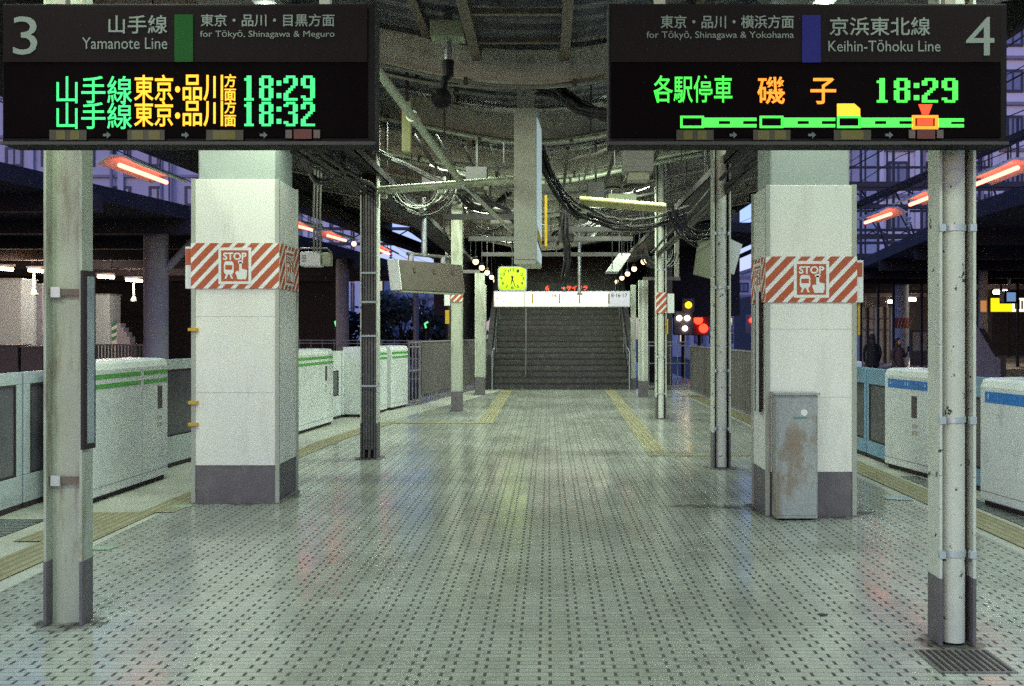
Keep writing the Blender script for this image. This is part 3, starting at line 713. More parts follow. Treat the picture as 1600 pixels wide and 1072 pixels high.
stop_band(pr, (Vector((1.95, 17.29, 1.93)), Vector((1,0,0)), Vector((0,0,1)), Vector((0,-1,0))), 0.19, 0.37, emblem=False)
MB().box(2.16, 2.28, 17.3, 17.4, 1.93, 2.28).build('call_box', M['white'], pr); MB().box(2.13, 2.17, 17.3, 17.35, 1.55, 1.82).build('edge_plate', M['yellow'], pr)
post('white post nearest the stairs on the right side', 2.20, 2.42, 23.2, 0.18, 0.40, 'pipe', top=2.85)
cp = thing('call_point', 'small white call box and yellow plate hung beside the striped left post', 'call box', (-2.02, 19.05, 1.7))
MB().box(-2.08, -1.96, 19.02, 19.12, 2.11, 2.36).build('call_box', M['white'], cp, bevel=0.005); MB().box(-2.06, -1.98, 19.02, 19.08, 1.75, 2.02).build('edge_plate', M['yellow'], cp)
MB().box(-1.99, -1.93, 19.05, 19.08, 1.70, 2.4).build('mount_bar', M['dark'], cp)
# framed timetable panel seen edge-on, fixed to the nearest left post
fp_ = thing('notice_case', 'narrow dark framed glass panel fixed to the nearest left post', 'notice case', (-2.46, 5.2, 1.55))
a = Vector((-2.462, 5.05, 0)); b = Vector((-2.443, 5.145, 0))
fr, L = frame((a.x, a.y, 0.95), (b.x, b.y, 0.95)); hh = 1.90-0.95
MB().obox(fr, 0, L, 0, hh, -0.018, 0).build('frame_back', M['slot'], fp_)
MB().obox(fr, L*0.28, L*0.86, 0.03, hh-0.03, 0.0005, 0.003).build('panel_glass', M['refl'], fp_)
dc = thing('drain_cover', 'dark square grid cover set in the tiles before the right post', 'drain cover', (1.95, 4.55, 0.006))
MB().box(1.80, 2.16, 4.38, 4.70, 0.0045, 0.010).build('cover_frame', M['base_grey'], dc)
q = MB(); [q.box(1.82+i*0.034, 1.834+i*0.034, 4.40, 4.68, 0.0101, 0.014) for i in range(10)]; q.build('cover_bars', M['slot'], dc)

# ------------------------------------------------------------------ platform doors
def marks(parent, fr, u, v, w, h, cols, rows):
    q = MB()
    for i in range(cols):
        for j in range(rows):
            q.obox(fr, u+w*i/cols, u+w*(i+0.62)/cols, v+h*j/rows, v+h*(j+0.6)/rows, 0.0005, 0.002)
    return q.build('printed_marks', M['print'], parent)
def cabinet(label, p0, p1, hgt, kind, dep=0.42, seam=None, sticker=None, flip=1, group=None):
    fr, L = frame(p0, p1, flip)
    t = thing('door_cabinet', label, 'platform door', ((p0[0]+p1[0])/2, (p0[1]+p1[1])/2, 0), group)
    ch = 0.05
    MB().profile([(0, 0.05), (0, hgt-ch-0.03), (-ch*0.5, hgt-ch*0.3), (-ch*1.6, hgt), (-dep, hgt+0.005), (-dep, 0.05)], fr, 0, L).build('cabinet_body', M['door_w' if kind == 'g' else 'door_b'], t, bevel=0.012)
    MB().obox(fr, 0.03, L-0.03, 0.006, 0.052, -dep+0.03, -0.03).build('cabinet_plinth', M['slot'], t)
    if kind == 'g':
        for v in (hgt-0.165, hgt-0.255):
            q = MB()
            if seam: q.obox(fr, 0.03, seam-0.03, v, v+0.045, 0.0005, 0.002); q.obox(fr, seam+0.03, L-0.02, v, v+0.045, 0.0005, 0.002)
            else: q.obox(fr, 0.04, L-0.02, v, v+0.045, 0.0005, 0.002)
            q.build('green_stripe', M['green'], t)
    else:
        MB().obox(fr, 0.01, L-0.08, hgt-0.22, hgt-0.12, 0.0005, 0.002).build('blue_band', M['blue'], t)
        q = MB()
        for u in (0.05, L*0.44, L*0.50, L-0.14): q.obox(fr, u, u+0.012, hgt-0.18, hgt-0.145, 0.0021, 0.003)
        q.build('band_marks', M['white'], t)
    if seam: MB().obox(fr, seam-0.006, seam+0.006, 0.06, hgt-0.10, 0.0003, 0.0012).build('panel_seam', M['alu'], t)
    q = MB().obox(fr, 0.0, L, 0.13, 0.138, 0.0003, 0.0012); q.build('kick_seam', M['edge'], t)
    if sticker:
        u = sticker
        s_ = MB().obox(fr, u, u+0.11, hgt-0.53, hgt-0.29, 0.0005, 0.002).build('notice_sticker', M['sticker'], t)
        q = MB()
        for i in range(3):
            for j in range(2): q.obox(fr, u+0.012+i*0.032, u+0.034+i*0.032, hgt-0.40+j*0.045, hgt-0.375+j*0.045, 0.0021, 0.003)
        q.build('sticker_print', M['lab_c'], s_)
        marks(t, fr, u-0.01, hgt-0.72, 0.12, 0.15, 4, 2)
    return t
def panel(label, p0, p1, hgt, kind, flip=1, glass=(0.10, 0.30, 0.11), group=None):
    fr, L = frame(p0, p1, flip)
    t = thing('door_panel', label, 'platform door', ((p0[0]+p1[0])/2, (p0[1]+p1[1])/2, 0), group)
    s, b0, tp = glass
    fm = M['alu'] if kind == 'g' else (M['blue_l'] if kind == 'b' else M['door_w'])
    q = MB()
    q.obox(fr, 0, L, 0.05, b0, -0.045, 0); q.obox(fr, 0, L, hgt-tp, hgt, -0.045, 0); q.obox(fr, 0, s, b0, hgt-tp, -0.045, 0); q.obox(fr, L-s, L, b0, hgt-tp, -0.045, 0)
    q.build('door_frame', fm, t, bevel=0.006)
    MB().obox(fr, s, L-s, b0, hgt-tp, -0.03, -0.012).build('door_glass', M['glass'], t)
    q = MB(); g = 0.018
    q.obox(fr, s, L-s, b0, b0+g, -0.0118, -0.002); q.obox(fr, s, L-s, hgt-tp-g, hgt-tp, -0.0118, -0.002); q.obox(fr, s, s+g, b0+g, hgt-tp-g, -0.0118, -0.002); q.obox(fr, L-s-g, L-s, b0+g, hgt-tp-g, -0.0118, -0.002)
    q.build('glass_seal', M['slot'], t)
    MB().obox(fr, 0, L, 0.006, 0.05, -0.05, -0.005).build('door_sill', M['slot'], t)
    return t
GL = 'green striped platform doors on the left edge'; GR = 'blue banded platform doors on the right edge'
panel('nearest left glass door leaf at the picture edge', (-4.62, 6.6), (-4.69, 8.50), 1.22, 'g', group=GL)
panel('left glass door leaf half hidden by the nearest left post', (-4.69, 8.53), (-4.66, 10.0), 1.22, 'g', group=GL)
cabinet('nearest white door cabinet with green stripes, beside the nearest left post', (-4.17, 8.72), (-4.11, 10.3), 1.30, 'g', seam=0.98, sticker=1.33, group=GL)
panel('glass door leaf between green striped cabinet and left clad column', (-4.50, 10.2), (-4.34, 11.75), 1.26, 'g', glass=(0.06,0.36,0.12), group=GL)
panel('glass door leaf mostly behind the left clad column', (-4.33, 11.8), (-4.16, 13.4), 1.26, 'g', glass=(0.06,0.36,0.12), group=GL)
cabinet('green striped door cabinet just past the left clad column', (-3.84, 14.6), (-3.70, 16.4), 1.30, 'g', sticker=1.35, group=GL)
panel('white door leaf with small window beyond the second green striped cabinet', (-4.02, 16.2), (-3.82, 17.6), 1.24, 'w', glass=(0.14,0.42,0.36), group=GL)
panel('white door leaf with small window beside the conduit post', (-3.81, 17.65), (-3.55, 19.0), 1.24, 'w', glass=(0.14,0.42,0.36), group=GL)
cabinet('narrow green striped cabinet right beside the conduit post', (-3.42, 17.7), (-3.22, 19.05), 1.30, 'g', group=GL)
cabinet('last green striped cabinet, at the start of the brown fence', (-3.18, 19.3), (-2.99, 20.3), 1.30, 'g', group=GL)
cabinet('nearest blue banded cabinet at the right picture edge', (4.25, 6.4), (3.95, 8.73), 1.16, 'b', flip=-1, group=GR)
cabinet('blue banded cabinet with dark sticker between column and right post', (4.08, 10.25), (3.93, 11.15), 1.16, 'b', flip=-1, sticker=0.22, group=GR)
panel('blue framed glass leaf beside the right clad column', (4.02, 11.2), (4.02, 12.05), 1.13, 'b', flip=-1, glass=(0.08,0.22,0.20), group=GR)
panel('blue framed glass leaf partly behind the right clad column', (4.02, 12.08), (4.02, 13.4), 1.13, 'b', flip=-1, glass=(0.08,0.22,0.20), group=GR)
panel('blue framed glass leaf mostly hidden by the nearest right post', (4.28, 8.85), (4.25, 10.2), 1.13, 'b', flip=-1, glass=(0.08,0.22,0.20), group=GR)
cabinet('blue banded cabinet hidden behind the right clad column', (4.02, 13.5), (4.02, 15.4), 1.16, 'b', flip=-1, group=GR)

# ------------------------------------------------------------------ fences
def mesh_fence(label, p0, p1, z0, z1, n, ribs, flip=1):
    fr, L = frame(p0, p1, flip)
    t = thing('mesh_fence', label, 'fence', ((p0[0]+p1[0])/2, (p0[1]+p1[1])/2, 0))
    q = MB(); k = int(L/ribs)
    for i in range(k): q.obox(fr, i*ribs, i*ribs+ribs*0.62, z0, z1, -0.012 if i % 2 else 0, 0.012 if i % 2 else 0.02)
    q.build('fence_panel', M['mesh_f'], t)
    MB().obox(fr, 0, L, z1, z1+0.03, -0.02, 0.03).build('fence_rail', M['rail'], t)
    for i in range(n+1): MB().obox(fr, L*i/n-0.025, L*i/n+0.025, 0.0, z1+0.02, -0.06, -0.013).build('fence_post', M['rail'], t)
    q = MB()
    for i in range(int(L/0.16)): q.obox(fr, i*0.16, i*0.16+0.02, 0.0, z0, -0.01, 0.01)
    q.build('fence_bars', M['rail'], t)
    return t
mesh_fence('brown mesh fence beside the left tracks leading to the stairs', (-2.78, 20.9), (-2.02, 26.4), 0.22, 1.36, 4, 0.05)
mesh_fence('brown ribbed fence along the right edge toward the stairs', (3.82, 17.0), (3.86, 26.0), 0.06, 1.20, 6, 0.08, flip=-1)
def bar_fence(label, p0, p1, z1, pitch, mat, flip=1):
    fr, L = frame(p0, p1, flip)
    t = thing('bar_fence', label, 'fence', ((p0[0]+p1[0])/2, (p0[1]+p1[1])/2, 0))
    for z in (0.08, z1*0.55, z1-0.1, z1): MB().obox(fr, 0, L, z, z+0.03, -0.015, 0.015).build('fence_rail', mat, t)
    for i in range(int(L/pitch)+1): MB().obox(fr, i*pitch, i*pitch+0.02, 0, z1+0.05, -0.01, 0.01).build('fence_bar', mat, t)
    return t
bar_fence('open barred railing between last green cabinet and brown fence', (-2.98, 20.35), (-2.80, 20.95), 1.35, 0.17, M['rail'])
bar_fence('open barred fence across the platform end behind the right posts', (2.55, 26.2), (3.84, 26.3), 1.30, 0.2, M['rail'])
bar_fence('long pale railing across the tracks behind the green doors', (-9.0, 33), (-3.2, 30), 1.3, 0.5, M['farpost'])

# ------------------------------------------------------------------ stairs
st = thing('staircase', 'wide dark stone staircase rising to the concourse at the platform end', 'stairs', (0.34, 26.6, 0))
SX0, SX1, SY, RI, TR = -1.59, 2.27, 26.6, 0.166, 0.29
for i in range(26):
    y0 = SY + i*TR; z = (i+1)*RI
    q = MB().box(SX0, SX1, y0, y0+TR+0.02, z-RI+ (0 if i else 0.006), z-0.03); q.build('step', M['stairs'], st)
q = MB()
for i in range(26):
    y0 = SY + i*TR; z = (i+1)*RI; q.box(SX0, SX1, y0-0.012, y0+TR-0.013, z-0.028, z)
q.build('tread', M['nosing'], st)
for s, x in ((-1, SX0-0.08), (1, SX1+0.08)):
    e_ = 26*TR
    q = MB().add([(x-0.07,SY-0.1,0),(x+0.07,SY-0.1,0),(x+0.07,SY+e_,0),(x-0.07,SY+e_,0),(x-0.07,SY-0.1,0.95),(x+0.07,SY-0.1,0.95),(x+0.07,SY+e_,26*RI+1.0),(x-0.07,SY+e_,26*RI+1.0)],
        [(3,2,1,0),(4,5,6,7),(0,1,5,4),(1,2,6,5),(2,3,7,6),(3,0,4,7)]); q.build('side_wall', M['dwall'], st)
    xi = x - s*0.12
    for hz in (0.85, 0.62):
        MB().path([(xi, SY-0.35, hz), (xi, SY, hz)] + [(xi, SY+k*TR, hz+k*RI) for k in (5, 10, 15, 20, 25)], 0.02, 8).build('handrail', M['steel'], st, smooth=50)
    for k in (0, 6, 12, 18): MB().path([(xi, SY+k*TR-0.1, k*RI), (xi, SY+k*TR-0.1, k*RI+0.88)], 0.016, 8).build('rail_post', M['steel'], st, smooth=50)
    MB().path([(xi, SY-0.35, 0), (xi, SY-0.35, 1.06), (xi-s*0.06, SY-0.33, 1.16)], 0.03, 8).build('rail_post', M['steel'], st, smooth=50)
xi = px(822, 480, 27).x
MB().path([(xi, 27.0, 1.0), (xi, 27.0, 2.3)], 0.012, 8).build('hang_rod', M['steel'], st)
MB().path([(xi-0.02, 27.0, 0.3), (xi, 27.0, 1.0)], 0.028, 8).build('rod_weight', M['conduit'], st)
# concourse block closing the far end
cb = thing('concourse_block', 'dark concourse building over the head of the staircase', 'building', (0, 36, 0))
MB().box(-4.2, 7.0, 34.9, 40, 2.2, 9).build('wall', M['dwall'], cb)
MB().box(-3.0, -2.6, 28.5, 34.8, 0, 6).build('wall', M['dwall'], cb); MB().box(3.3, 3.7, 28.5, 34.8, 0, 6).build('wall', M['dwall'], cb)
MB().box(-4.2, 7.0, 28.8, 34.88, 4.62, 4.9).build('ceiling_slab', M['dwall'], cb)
# posts flanking the stair mouth
for s, x, lb in ((-1, -1.80, 'slender green grey post at the left jamb of the stairs'), (1, 2.36, 'slender green grey post at the right jamb of the stairs')):
    t = thing('stair_post', lb, 'post', (x, 26.5, 0), 'slender posts at the stair mouth')
    MB().box(x-0.07, x+0.07, 26.45, 26.6, 0.3, 2.9).build('post_shaft', M['white_post'], t, bevel=0.01)
    MB().box(x-0.072, x+0.072, 26.448, 26.602, 0.005, 0.299).build('post_foot', M['base_grey'], t)
    MB().box(x-0.03, x+0.03, 26.40, 26.45, 1.1, 1.35).build('rail_box', M['steel'], t)

# exit sign over the stairs
YS = 26.0; ps = lambda x, y: px(x, y, YS)
sg = thing('exit_sign', 'long glowing white exit sign hung across the head of the stairs', 'sign', (0.36, YS+0.1, 2.5))
MB().box(ps(771,0).x, ps(985,0).x, YS+0.005, YS+0.22, ps(0,480).z, ps(0,455).z).build('sign_casing', M['alu'], sg, bevel=0.01)
MB().box(ps(773,0).x, ps(818,0).x, YS-0.004, YS+0.004, ps(0,478.5).z, ps(0,456.5).z).build('sign_face', M['sign_w'], sg)
MB().box(ps(820,0).x, ps(950,0).x, YS-0.004, YS+0.004, ps(0,478.5).z, ps(0,456.5).z).build('sign_face', M['sign_w'], sg)
MB().box(ps(950.4,0).x, ps(983.5,0).x, YS-0.004, YS+0.004, ps(0,478.5).z, ps(0,456.5).z).build('sign_face', M['sign_g'], sg)
def st_(body, mat, x0, x1, y0, y1, b=0.0): text(body, 'lettering', mat, sg, ps(x0,0).x, ps(x1,0).x, ps(0,y1).z, ps(0,y0).z, YS-0.005, bold=b)
st_('↑', M['ink'], 774.5, 779, 464, 471, 0.01); st_('↑', M['gold'], 824, 827, 464, 471); st_('出口', M['ink'], 784, 798, 468.5, 474.5)
st_('5·6·11', M['faint'], 838, 858, 459, 465); st_('16', M['ink'], 863, 870, 458.5, 464.5, 0.03); st_('7·9', M['faint'], 880, 894, 459, 465); st_('9·12·17', M['faint'], 908, 934, 459, 465)
st_('8·16·17', M['ink'], 955, 980, 458.5, 464.5, 0.01)
for x, mm in ((832, 'gold'), (874, 'gold'), (905, 'green'), (951, 'sticker')): MB().box(ps(x-1,0).x, ps(x+1.4,0).x, YS-0.007, YS-0.0042, ps(0,474.5).z, ps(0,459).z).build('line_colour_bar', M[mm], sg)
tk = thing('led_ticker', 'thin black ticker with red characters above the exit sign', 'sign', (0.5, YS+0.3, 2.85))
MB().box(ps(842,0).x, ps(922,0).x, YS+0.31, YS+0.45, ps(0,454.6).z, ps(0,442).z).build('ticker_casing', M['black'], tk)
for body, a, b in (('6', 852, 858), ('ーサイドラ', 877, 918)): text(body, 'lettering', M['led_r'], tk, px(a,0,YS+.3).x, px(b,0,YS+.3).x, px(0,453,YS).z, px(0,445.5,YS).z, YS+0.308, bold=0.03)

# clock
ck = thing('station_clock', 'square lime green lit clock above the left end of the exit sign', 'clock', (-1.0, 25.4, 3.0))
YC = 25.4; pc = lambda x, y: px(x, y, YC); c0 = pc(800.5, 435.5); hw = 0.355; hh = 0.30
def rrect(w, h, r, n=5):
    P = []
    for cx_, cy_, a0 in ((w-r, h-r, 0), (-w+r, h-r, 90), (-w+r, -h+r, 180), (w-r, -h+r, 270)):
        for i in range(n+1): a = R(a0 + 90*i/n); P.append((cx_+r*math.cos(a), cy_+r*math.sin(a)))
    return P
frc = (c0, Vector((1,0,0)), Vector((0,0,1)), Vector((0,-1,0)))
MB().fpoly(rrect(hw+0.03, hh+0.03, 0.09), frc, -0.16, -0.004).build('clock_case', M['alu'], ck)
MB().fpoly(rrect(hw, hh, 0.08), frc, -0.0035, 0.004).build('clock_face', M['clock'], ck)
for n_ in range(1, 13):
    a = R(90 - 30*n_); u, v = 0.27*math.cos(a)*1.08, 0.235*math.sin(a)
    text(str(n_), 'numeral', M['ink'], ck, u-0.035-(0.025 if n_ > 9 else 0), u+0.035+(0.025 if n_ > 9 else 0), v-0.042, v+0.042, 0, ext=0.006, bold=0.015, fr=frc)
def hand(ang, L, w, nm):
    a = R(90-ang); d = Vector((math.cos(a), math.sin(a))); n = Vector((-d.y, d.x))
    P = [(-d*0.07+n*w), (-d*0.07-n*w), (d*L-n*w*0.5), (d*L+n*w*0.5)]
    MB().fpoly([(p.x, p.y) for p in P], frc, 0.008, 0.012).build(nm, M['ink'], ck)
hand(193, 0.17, 0.022, 'hour_hand'); hand(160, 0.24, 0.016, 'minute_hand')
MB().path([c0+Vector((0.0,0.08,0.33)), c0+Vector((0,0.08,1.4))], 0.025, 8).build('clock_hanger', M['dark'], ck)

# ------------------------------------------------------------------ warm downlights beside the stairs
def downlight(lb, loc, g):
    t = thing('downlight', lb, 'downlight', loc, g)
    MB().lathe((loc[0],loc[1],loc[2]), [(0.05,0.06),(0.05,0.14),(0.03,0.16)], 16).build('lamp_housing', M['dark'], t, smooth=40)
    MB().sphere((loc[0],loc[1],loc[2]+0.02), 0.07, 14, 8).build('lamp_globe', M['down'], t, smooth=60)
    MB().path([(loc[0],loc[1],loc[2]+0.16),(loc[0],loc[1],loc[2]+0.9)], 0.01, 6).build('lamp_rod', M['dark'], t)
    return t
DL = 'round warm downlights beside the stairs'
for s in (0, 1):
    d0 = None
    for i in range(6):
        Z = 22.4 + 2.08*i + (0.45 if s and i else 0); loc = ((2.24 if s else -1.71), Z, 3.22)
        lb = 'round warm downlight in the row %s of the stairs' % ('right' if s else 'left')
        if d0 is None: d0 = downlight(lb, loc, DL)
        else: copy_tree(d0, lb, loc)

# ------------------------------------------------------------------ things hanging under the roof
M['hs'] = paint('pale_sign_casing', (0.55, 0.57, 0.47), 0.5, var=0.05); M['hs_face'] = emit('reflection_glow_panel', (0.50, 0.62, 0.66), 0.45)  # the panel's glow stands in for a pale reflection on the sign's side
# central hanging box sign seen nearly edge-on
hs = thing('hanging_sign', 'tall pale box sign hung over the platform centre, seen edge-on', 'sign', (-0.26, 10.9, 3.2))
Z = 10.8; a, b, top, bot = px(803,0,Z).x, px(838,0,Z).x, px(0,168,Z).z, px(0,413,Z).z
frh = (Vector((a, Z, bot)), Vector((1,0,0)), Vector((0,0,1)), Vector((0,-1,0)))
wS = b - a; back = px(846, 0, Z+0.75).x
q = MB().add([(a,Z,bot),(b,Z,bot),(back,Z+0.75,bot),(a+0.09,Z+0.75,bot),(a,Z,top),(b,Z,top),(back,Z+0.75,top),(a+0.09,Z+0.75,top)], [(3,2,1,0),(4,5,6,7),(0,1,5,4),(1,2,6,5),(2,3,7,6),(3,0,4,7)])
q.build('sign_casing', M['hs'], hs, bevel=0.01)
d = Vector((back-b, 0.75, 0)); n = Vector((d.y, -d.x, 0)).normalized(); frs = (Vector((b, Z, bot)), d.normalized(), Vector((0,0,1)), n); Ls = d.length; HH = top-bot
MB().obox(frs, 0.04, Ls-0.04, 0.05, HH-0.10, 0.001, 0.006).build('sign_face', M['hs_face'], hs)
q = MB().fpoly([(0.05,0.32),(Ls-0.05,0.22),(Ls-0.05,0.34),(0.05,0.44)], frs, 0.0062, 0.008); q.build('face_stripe', M['yellow'], hs)
q = MB().fpoly([(0.05,0.27),(Ls-0.05,0.17),(Ls-0.05,0.21),(0.05,0.31)], frs, 0.0062, 0.008); q.build('face_stripe', M['blu_bar'], hs)
MB().box(a+0.03, b-0.03, Z+0.2, Z+0.5, top, zr(a)+0.4).build('hanger', M['beam'], hs)
MB().box(a+0.01, b-0.01, Z-0.002, Z+0.0, bot+0.05, bot+0.055).build('panel_joint', M['slot'], hs)
ys_ = thing('yellow_sign', 'thin yellow board seen edge-on behind the central hanging sign', 'sign', (0.0, 13.2, 2.9))
Z = 13.2; MB().box(px(851,0,Z).x, px(855,0,Z).x, Z, Z+0.6, px(0,385,Z).z, px(0,305,Z).z).build('sign_face', M['yellow'], ys_)
MB().box(px(851,0,Z).x, px(854,0,Z).x, Z+0.2, Z+0.3, px(0,305,Z).z, 4.3).build('hanger', M['dark'], ys_)

def jb(name, label, cat, pts, mat, Z, dep, group=None):
    x0, y0, x1, y1 = pts; a, b = px(x0,y1,Z), px(x1,y0,Z)
    t = thing(name, label, cat, ((a.x+b.x)/2, Z+dep/2, a.z), group)
    MB().box(a.x, b.x, Z, Z+dep, a.z, b.z).build('box_body', mat, t, bevel=0.008); return t, a, b
t, a, b = jb('junction_box', 'pale square junction box under the roof left of centre', 'junction box', (672,30,725,57), M['grnmetal'], 8.6, 0.22)
cx = px(700,0,8.7).x
MB().box(cx-0.035, cx+0.035, 8.68, 8.74, b.z, zr(cx)+0.42).build('box_stem', M['purlin'], t)
sp_ = thing('ceiling_speaker', 'round black loudspeaker hanging on a stem under the junction box', 'speaker', (cx, 8.7, 3.7))
MB().path([(cx, 8.7, a.z-0.001), (cx, 8.7, px(0,100,8.7).z)], 0.036, 10).build('speaker_stem', M['steel'], sp_, smooth=40)
MB().lathe((cx, 8.7, 0), [(0.05, px(0,120,8.7).z), (0.055, px(0,95,8.7).z)], 14).build('speaker_neck', M['black'], sp_)
c = px(689, 152, 8.55)
MB().lathe(c, [(0.0,-0.02),(0.075,0.0),(0.09,0.02),(0.09,0.06),(0.07,0.16),(0.05,0.22)], 22, 'y').build('speaker_horn', M['black'], sp_, smooth=40)
MB().path([c+Vector((0,0.1,0.05)), c+Vector((0.02,0.14,0.2)), Vector((cx,8.7,px(0,120,8.7).z))], 0.035, 8).build('speaker_arm', M['black'], sp_)
t, a, b = jb('ceiling_box', 'pale grey box with a smaller cream box beneath, under right board', 'equipment box', (974,222,1021,268), M['box_g'], 9.6, 0.26)
MB().box(px(983,0,9.6).x, px(1015,0,9.6).x, 9.62, 9.82, px(0,281,9.6).z, a.z).build('lower_box', paint('cream_plastic', (0.42,0.42,0.3), 0.4), t, bevel=0.008)
MB().box(a.x+0.08, b.x-0.08, 9.68, 9.78, b.z, zr(0.9)+0.3).build('box_stem', M['purlin'], t)
for i in range(3): MB().box(a.x+0.012, b.x-0.012, 9.597, 9.6, a.z+0.05+0.08*i, a.z+0.058+0.08*i).build('panel_joint', M['edge'], t)

def pipe(name, label, cat, pts, r, mat, extra=None):
    pts = [Vector(p) for p in pts]; t = thing(name, label, cat, pts[0]); MB().path(pts, r, 12).build('pipe_tube', mat, t, smooth=40)
    return t
A, B = px(586,104,8.3), px(640,178,9.4); E_ = px(722,287,11.6)
t = pipe('brace_pipe', 'diagonal pale pipe brace descending from the left board toward the centre', 'pipe', [A, E_], 0.042, M['pipe'])
d = (E_-A).normalized(); c = A + d*(E_-A).length*0.36
MB().path([c-d*0.06, c+d*0.06], 0.06, 14).build('pipe_collar', M['pipe'], t, smooth=40)
MB().path([E_, px(800,362,13.6)], 0.026, 10).build('pipe_end', M['steel'], t, smooth=40)
A, B = px(584,298,11.9), px(810,281,11.9)
t = pipe('strut_pipe', 'horizontal cream pipe running from the conduit post to the hanging sign', 'pipe', [A, B], 0.052, M['pipe'])
for x in (600, 690, 760):
    c = px(x, 298-(x-584)*0.075, 11.9); MB().box(c.x-0.03, c.x+0.03, 11.84, 11.96, c.z-0.1, c.z-0.055).build('pipe_clamp', M['pipe'], t)
MB().path([px(690,305,11.9), px(810,291,11.9)], 0.012, 8).build('thin_conduit', M['cable_w'], t)
t = pipe('strut_tube', 'short yellow cream tube slanting under the roof right of centre', 'pipe', [px(905,314,12.4), px(1040,325,12.4)], 0.065, M['pipe_y'])
for x in (905, 1040): MB().path([px(x,314+(x-905)*.08,12.4), px(x,255,12.4)], 0.01, 6).build('tube_hanger', M['dark'], t)

# cable ladder down the middle of the roof, above the frame top
cl_ = thing('cable_ladder', 'brown steel cable ladder running under the roof at the top centre', 'cable ladder', (-0.25, 6.5, 4.3))
for x in (-0.70, 0.16): MB().box(x-0.045, x+0.045, -2, 9.38, 4.24, 4.38).build('ladder_rail', M['purlin'], cl_)
for k in range(14): MB().box(-0.66, 0.12, -1.5+k*0.8, -1.44+k*0.8, 4.28, 4.33).build('ladder_rung', M['purlin'], cl_)

# cable trays along both rows of posts
for s, lb in ((-1, 'dark cable tray packed with cables along the left posts'), (1, 'dark cable tray packed with cables along the right posts')):
    t = thing('cable_tray', lb, 'cable tray', (s*2.2, 14, 3.5), 'cable trays under the canopy')
    x = s*2.28 if s < 0 else 2.22; y0, y1 = (8.9, 26.2) if s < 0 else (8.9, 26.2); z = 3.52
    q = MB(); q.box(x-0.2, x+0.2, y0, y1, z, z+0.012); q.box(x-0.2, x-0.19, y0, y1, z, z+0.1); q.box(x+0.19, x+0.2, y0, y1, z, z+0.1); q.build('tray', M['dark'], t)
    rnd = random.Random(s+5)
    for k in range(12):
        cx = x-0.17+0.34*k/11; pts = []
        for j in range(36): yy = y0 + (y1-y0)*j/35; pts.append((cx+rnd.uniform(-.03,.03), yy, z+0.03+rnd.uniform(0,.09)))
        MB().path(pts, rnd.uniform(0.012,0.024), 6).build('cable', M['cable'] if k % 4 else M['cable_w'], t, smooth=60)
    for k in range(8): yy = y0+1.2+k*2.2; q = MB(); q.path([(x-0.2,yy,z),(x-0.2,yy,zr(x)+0.34)],0.008,6); q.path([(x+0.2,yy,z),(x+0.2,yy,zr(x)+0.34)],0.008,6); q.build('tray_hanger', M['dark'], t)

# drooping cable loops
def loops(label, c, n, rx, rz, mat_fn, seed, dx=(1,0.2,0)):
    rnd = random.Random(seed); t = thing('cable_loop', label, 'cable', c)
    d = Vector(dx).normalized()
    for k in range(n):
        w = rx*rnd.uniform(0.6,1.1); h = rz*rnd.uniform(0.65,1.1); o = Vector((rnd.uniform(-.08,.08), rnd.uniform(-.15,.15), rnd.uniform(-.03,.06)))
        pts = [Vector(c)+o + d*(w*math.cos(R(180+180*i/12))) + Vector((0,0,h*math.sin(R(180+180*i/12)))) for i in range(13)]
        MB().path(pts, rnd.uniform(0.010,0.020), 6).build('cable', mat_fn(k), t, smooth=60)
    return t
loops('pale cable loop drooping under the left board beside the clad column', px(506,232,10.6), 4, 0.25, 0.46, lambda k: M['cable_w'] if k < 2 else M['cable'], 3)
loops('tangle of dark cables sagging beside the top of the conduit post', px(655,290,12.6), 9, 0.40, 0.42, lambda k: M['cable_w'] if k % 3 == 0 else M['cable'], 4)
loops('tangle of dark cables around the head of the right pipe post', px(1095,330,11.4), 9, 0.42, 0.40, lambda k: M['cable'], 9, (1,0.5,0))
loops('small tangle of dark cables under the roof near the striped right post', px(1030,395,17.6), 5, 0.4, 0.3, lambda k: M['cable'], 12)
def bundle(label, pts, r, n, seed, mat='cable', mat2=None):
    rnd = random.Random(seed); t = thing('cable_bundle', label, 'cable', pts[0]); pts = [Vector(p) for p in pts]
    fine = []
    for i in range(len(pts)-1):
        for j in range(5): fine.append(pts[i].lerp(pts[i+1], j/5))
    fine.append(pts[-1])
    for _ in range(3): fine = [fine[0]] + [(fine[i-1]+fine[i]*2+fine[i+1])/4 for i in range(1, len(fine)-1)] + [fine[-1]]
    for k in range(n):
        o = Vector((rnd.gauss(0,r), rnd.gauss(0,r), rnd.gauss(0,r)))
        MB().path([p+o+Vector((rnd.gauss(0,r*.2),0,rnd.gauss(0,r*.2))) for p in fine], rnd.uniform(0.012,0.026), 6).build('cable', M[mat2] if mat2 and k == 0 else M[mat], t, smooth=60)
    return t
M['cableb'] = paint('black_cable', (0.014, 0.012, 0.013), 0.55, var=0.3)
bundle('thick black cable bundle sagging from the roof centre behind right board', [px(842,137,10.3), px(872,142,10.2), px(905,168,10.0), px(945,180,9.8), px(1000,182,9.8)], 0.035, 12, 21, 'cableb')
bundle('black cables drooping behind the central hanging sign', [px(846,240,11.8), px(858,275,11.8), px(872,300,11.9), px(890,325,12.0), px(905,335,12.2)], 0.03, 9, 22, 'cableb')
bundle('black cable drop above the exit sign', [px(882,330,16), px(880,360,16), px(886,400,16.2), px(880,440,16.4)], 0.03, 5, 23, 'cableb')
bundle('long cables swinging from the hanging sign to the right tray', [px(905,330,12.4), px(960,350,12.8), px(1010,352,13), px(1075,330,13.2)], 0.04, 5, 24, 'cable')
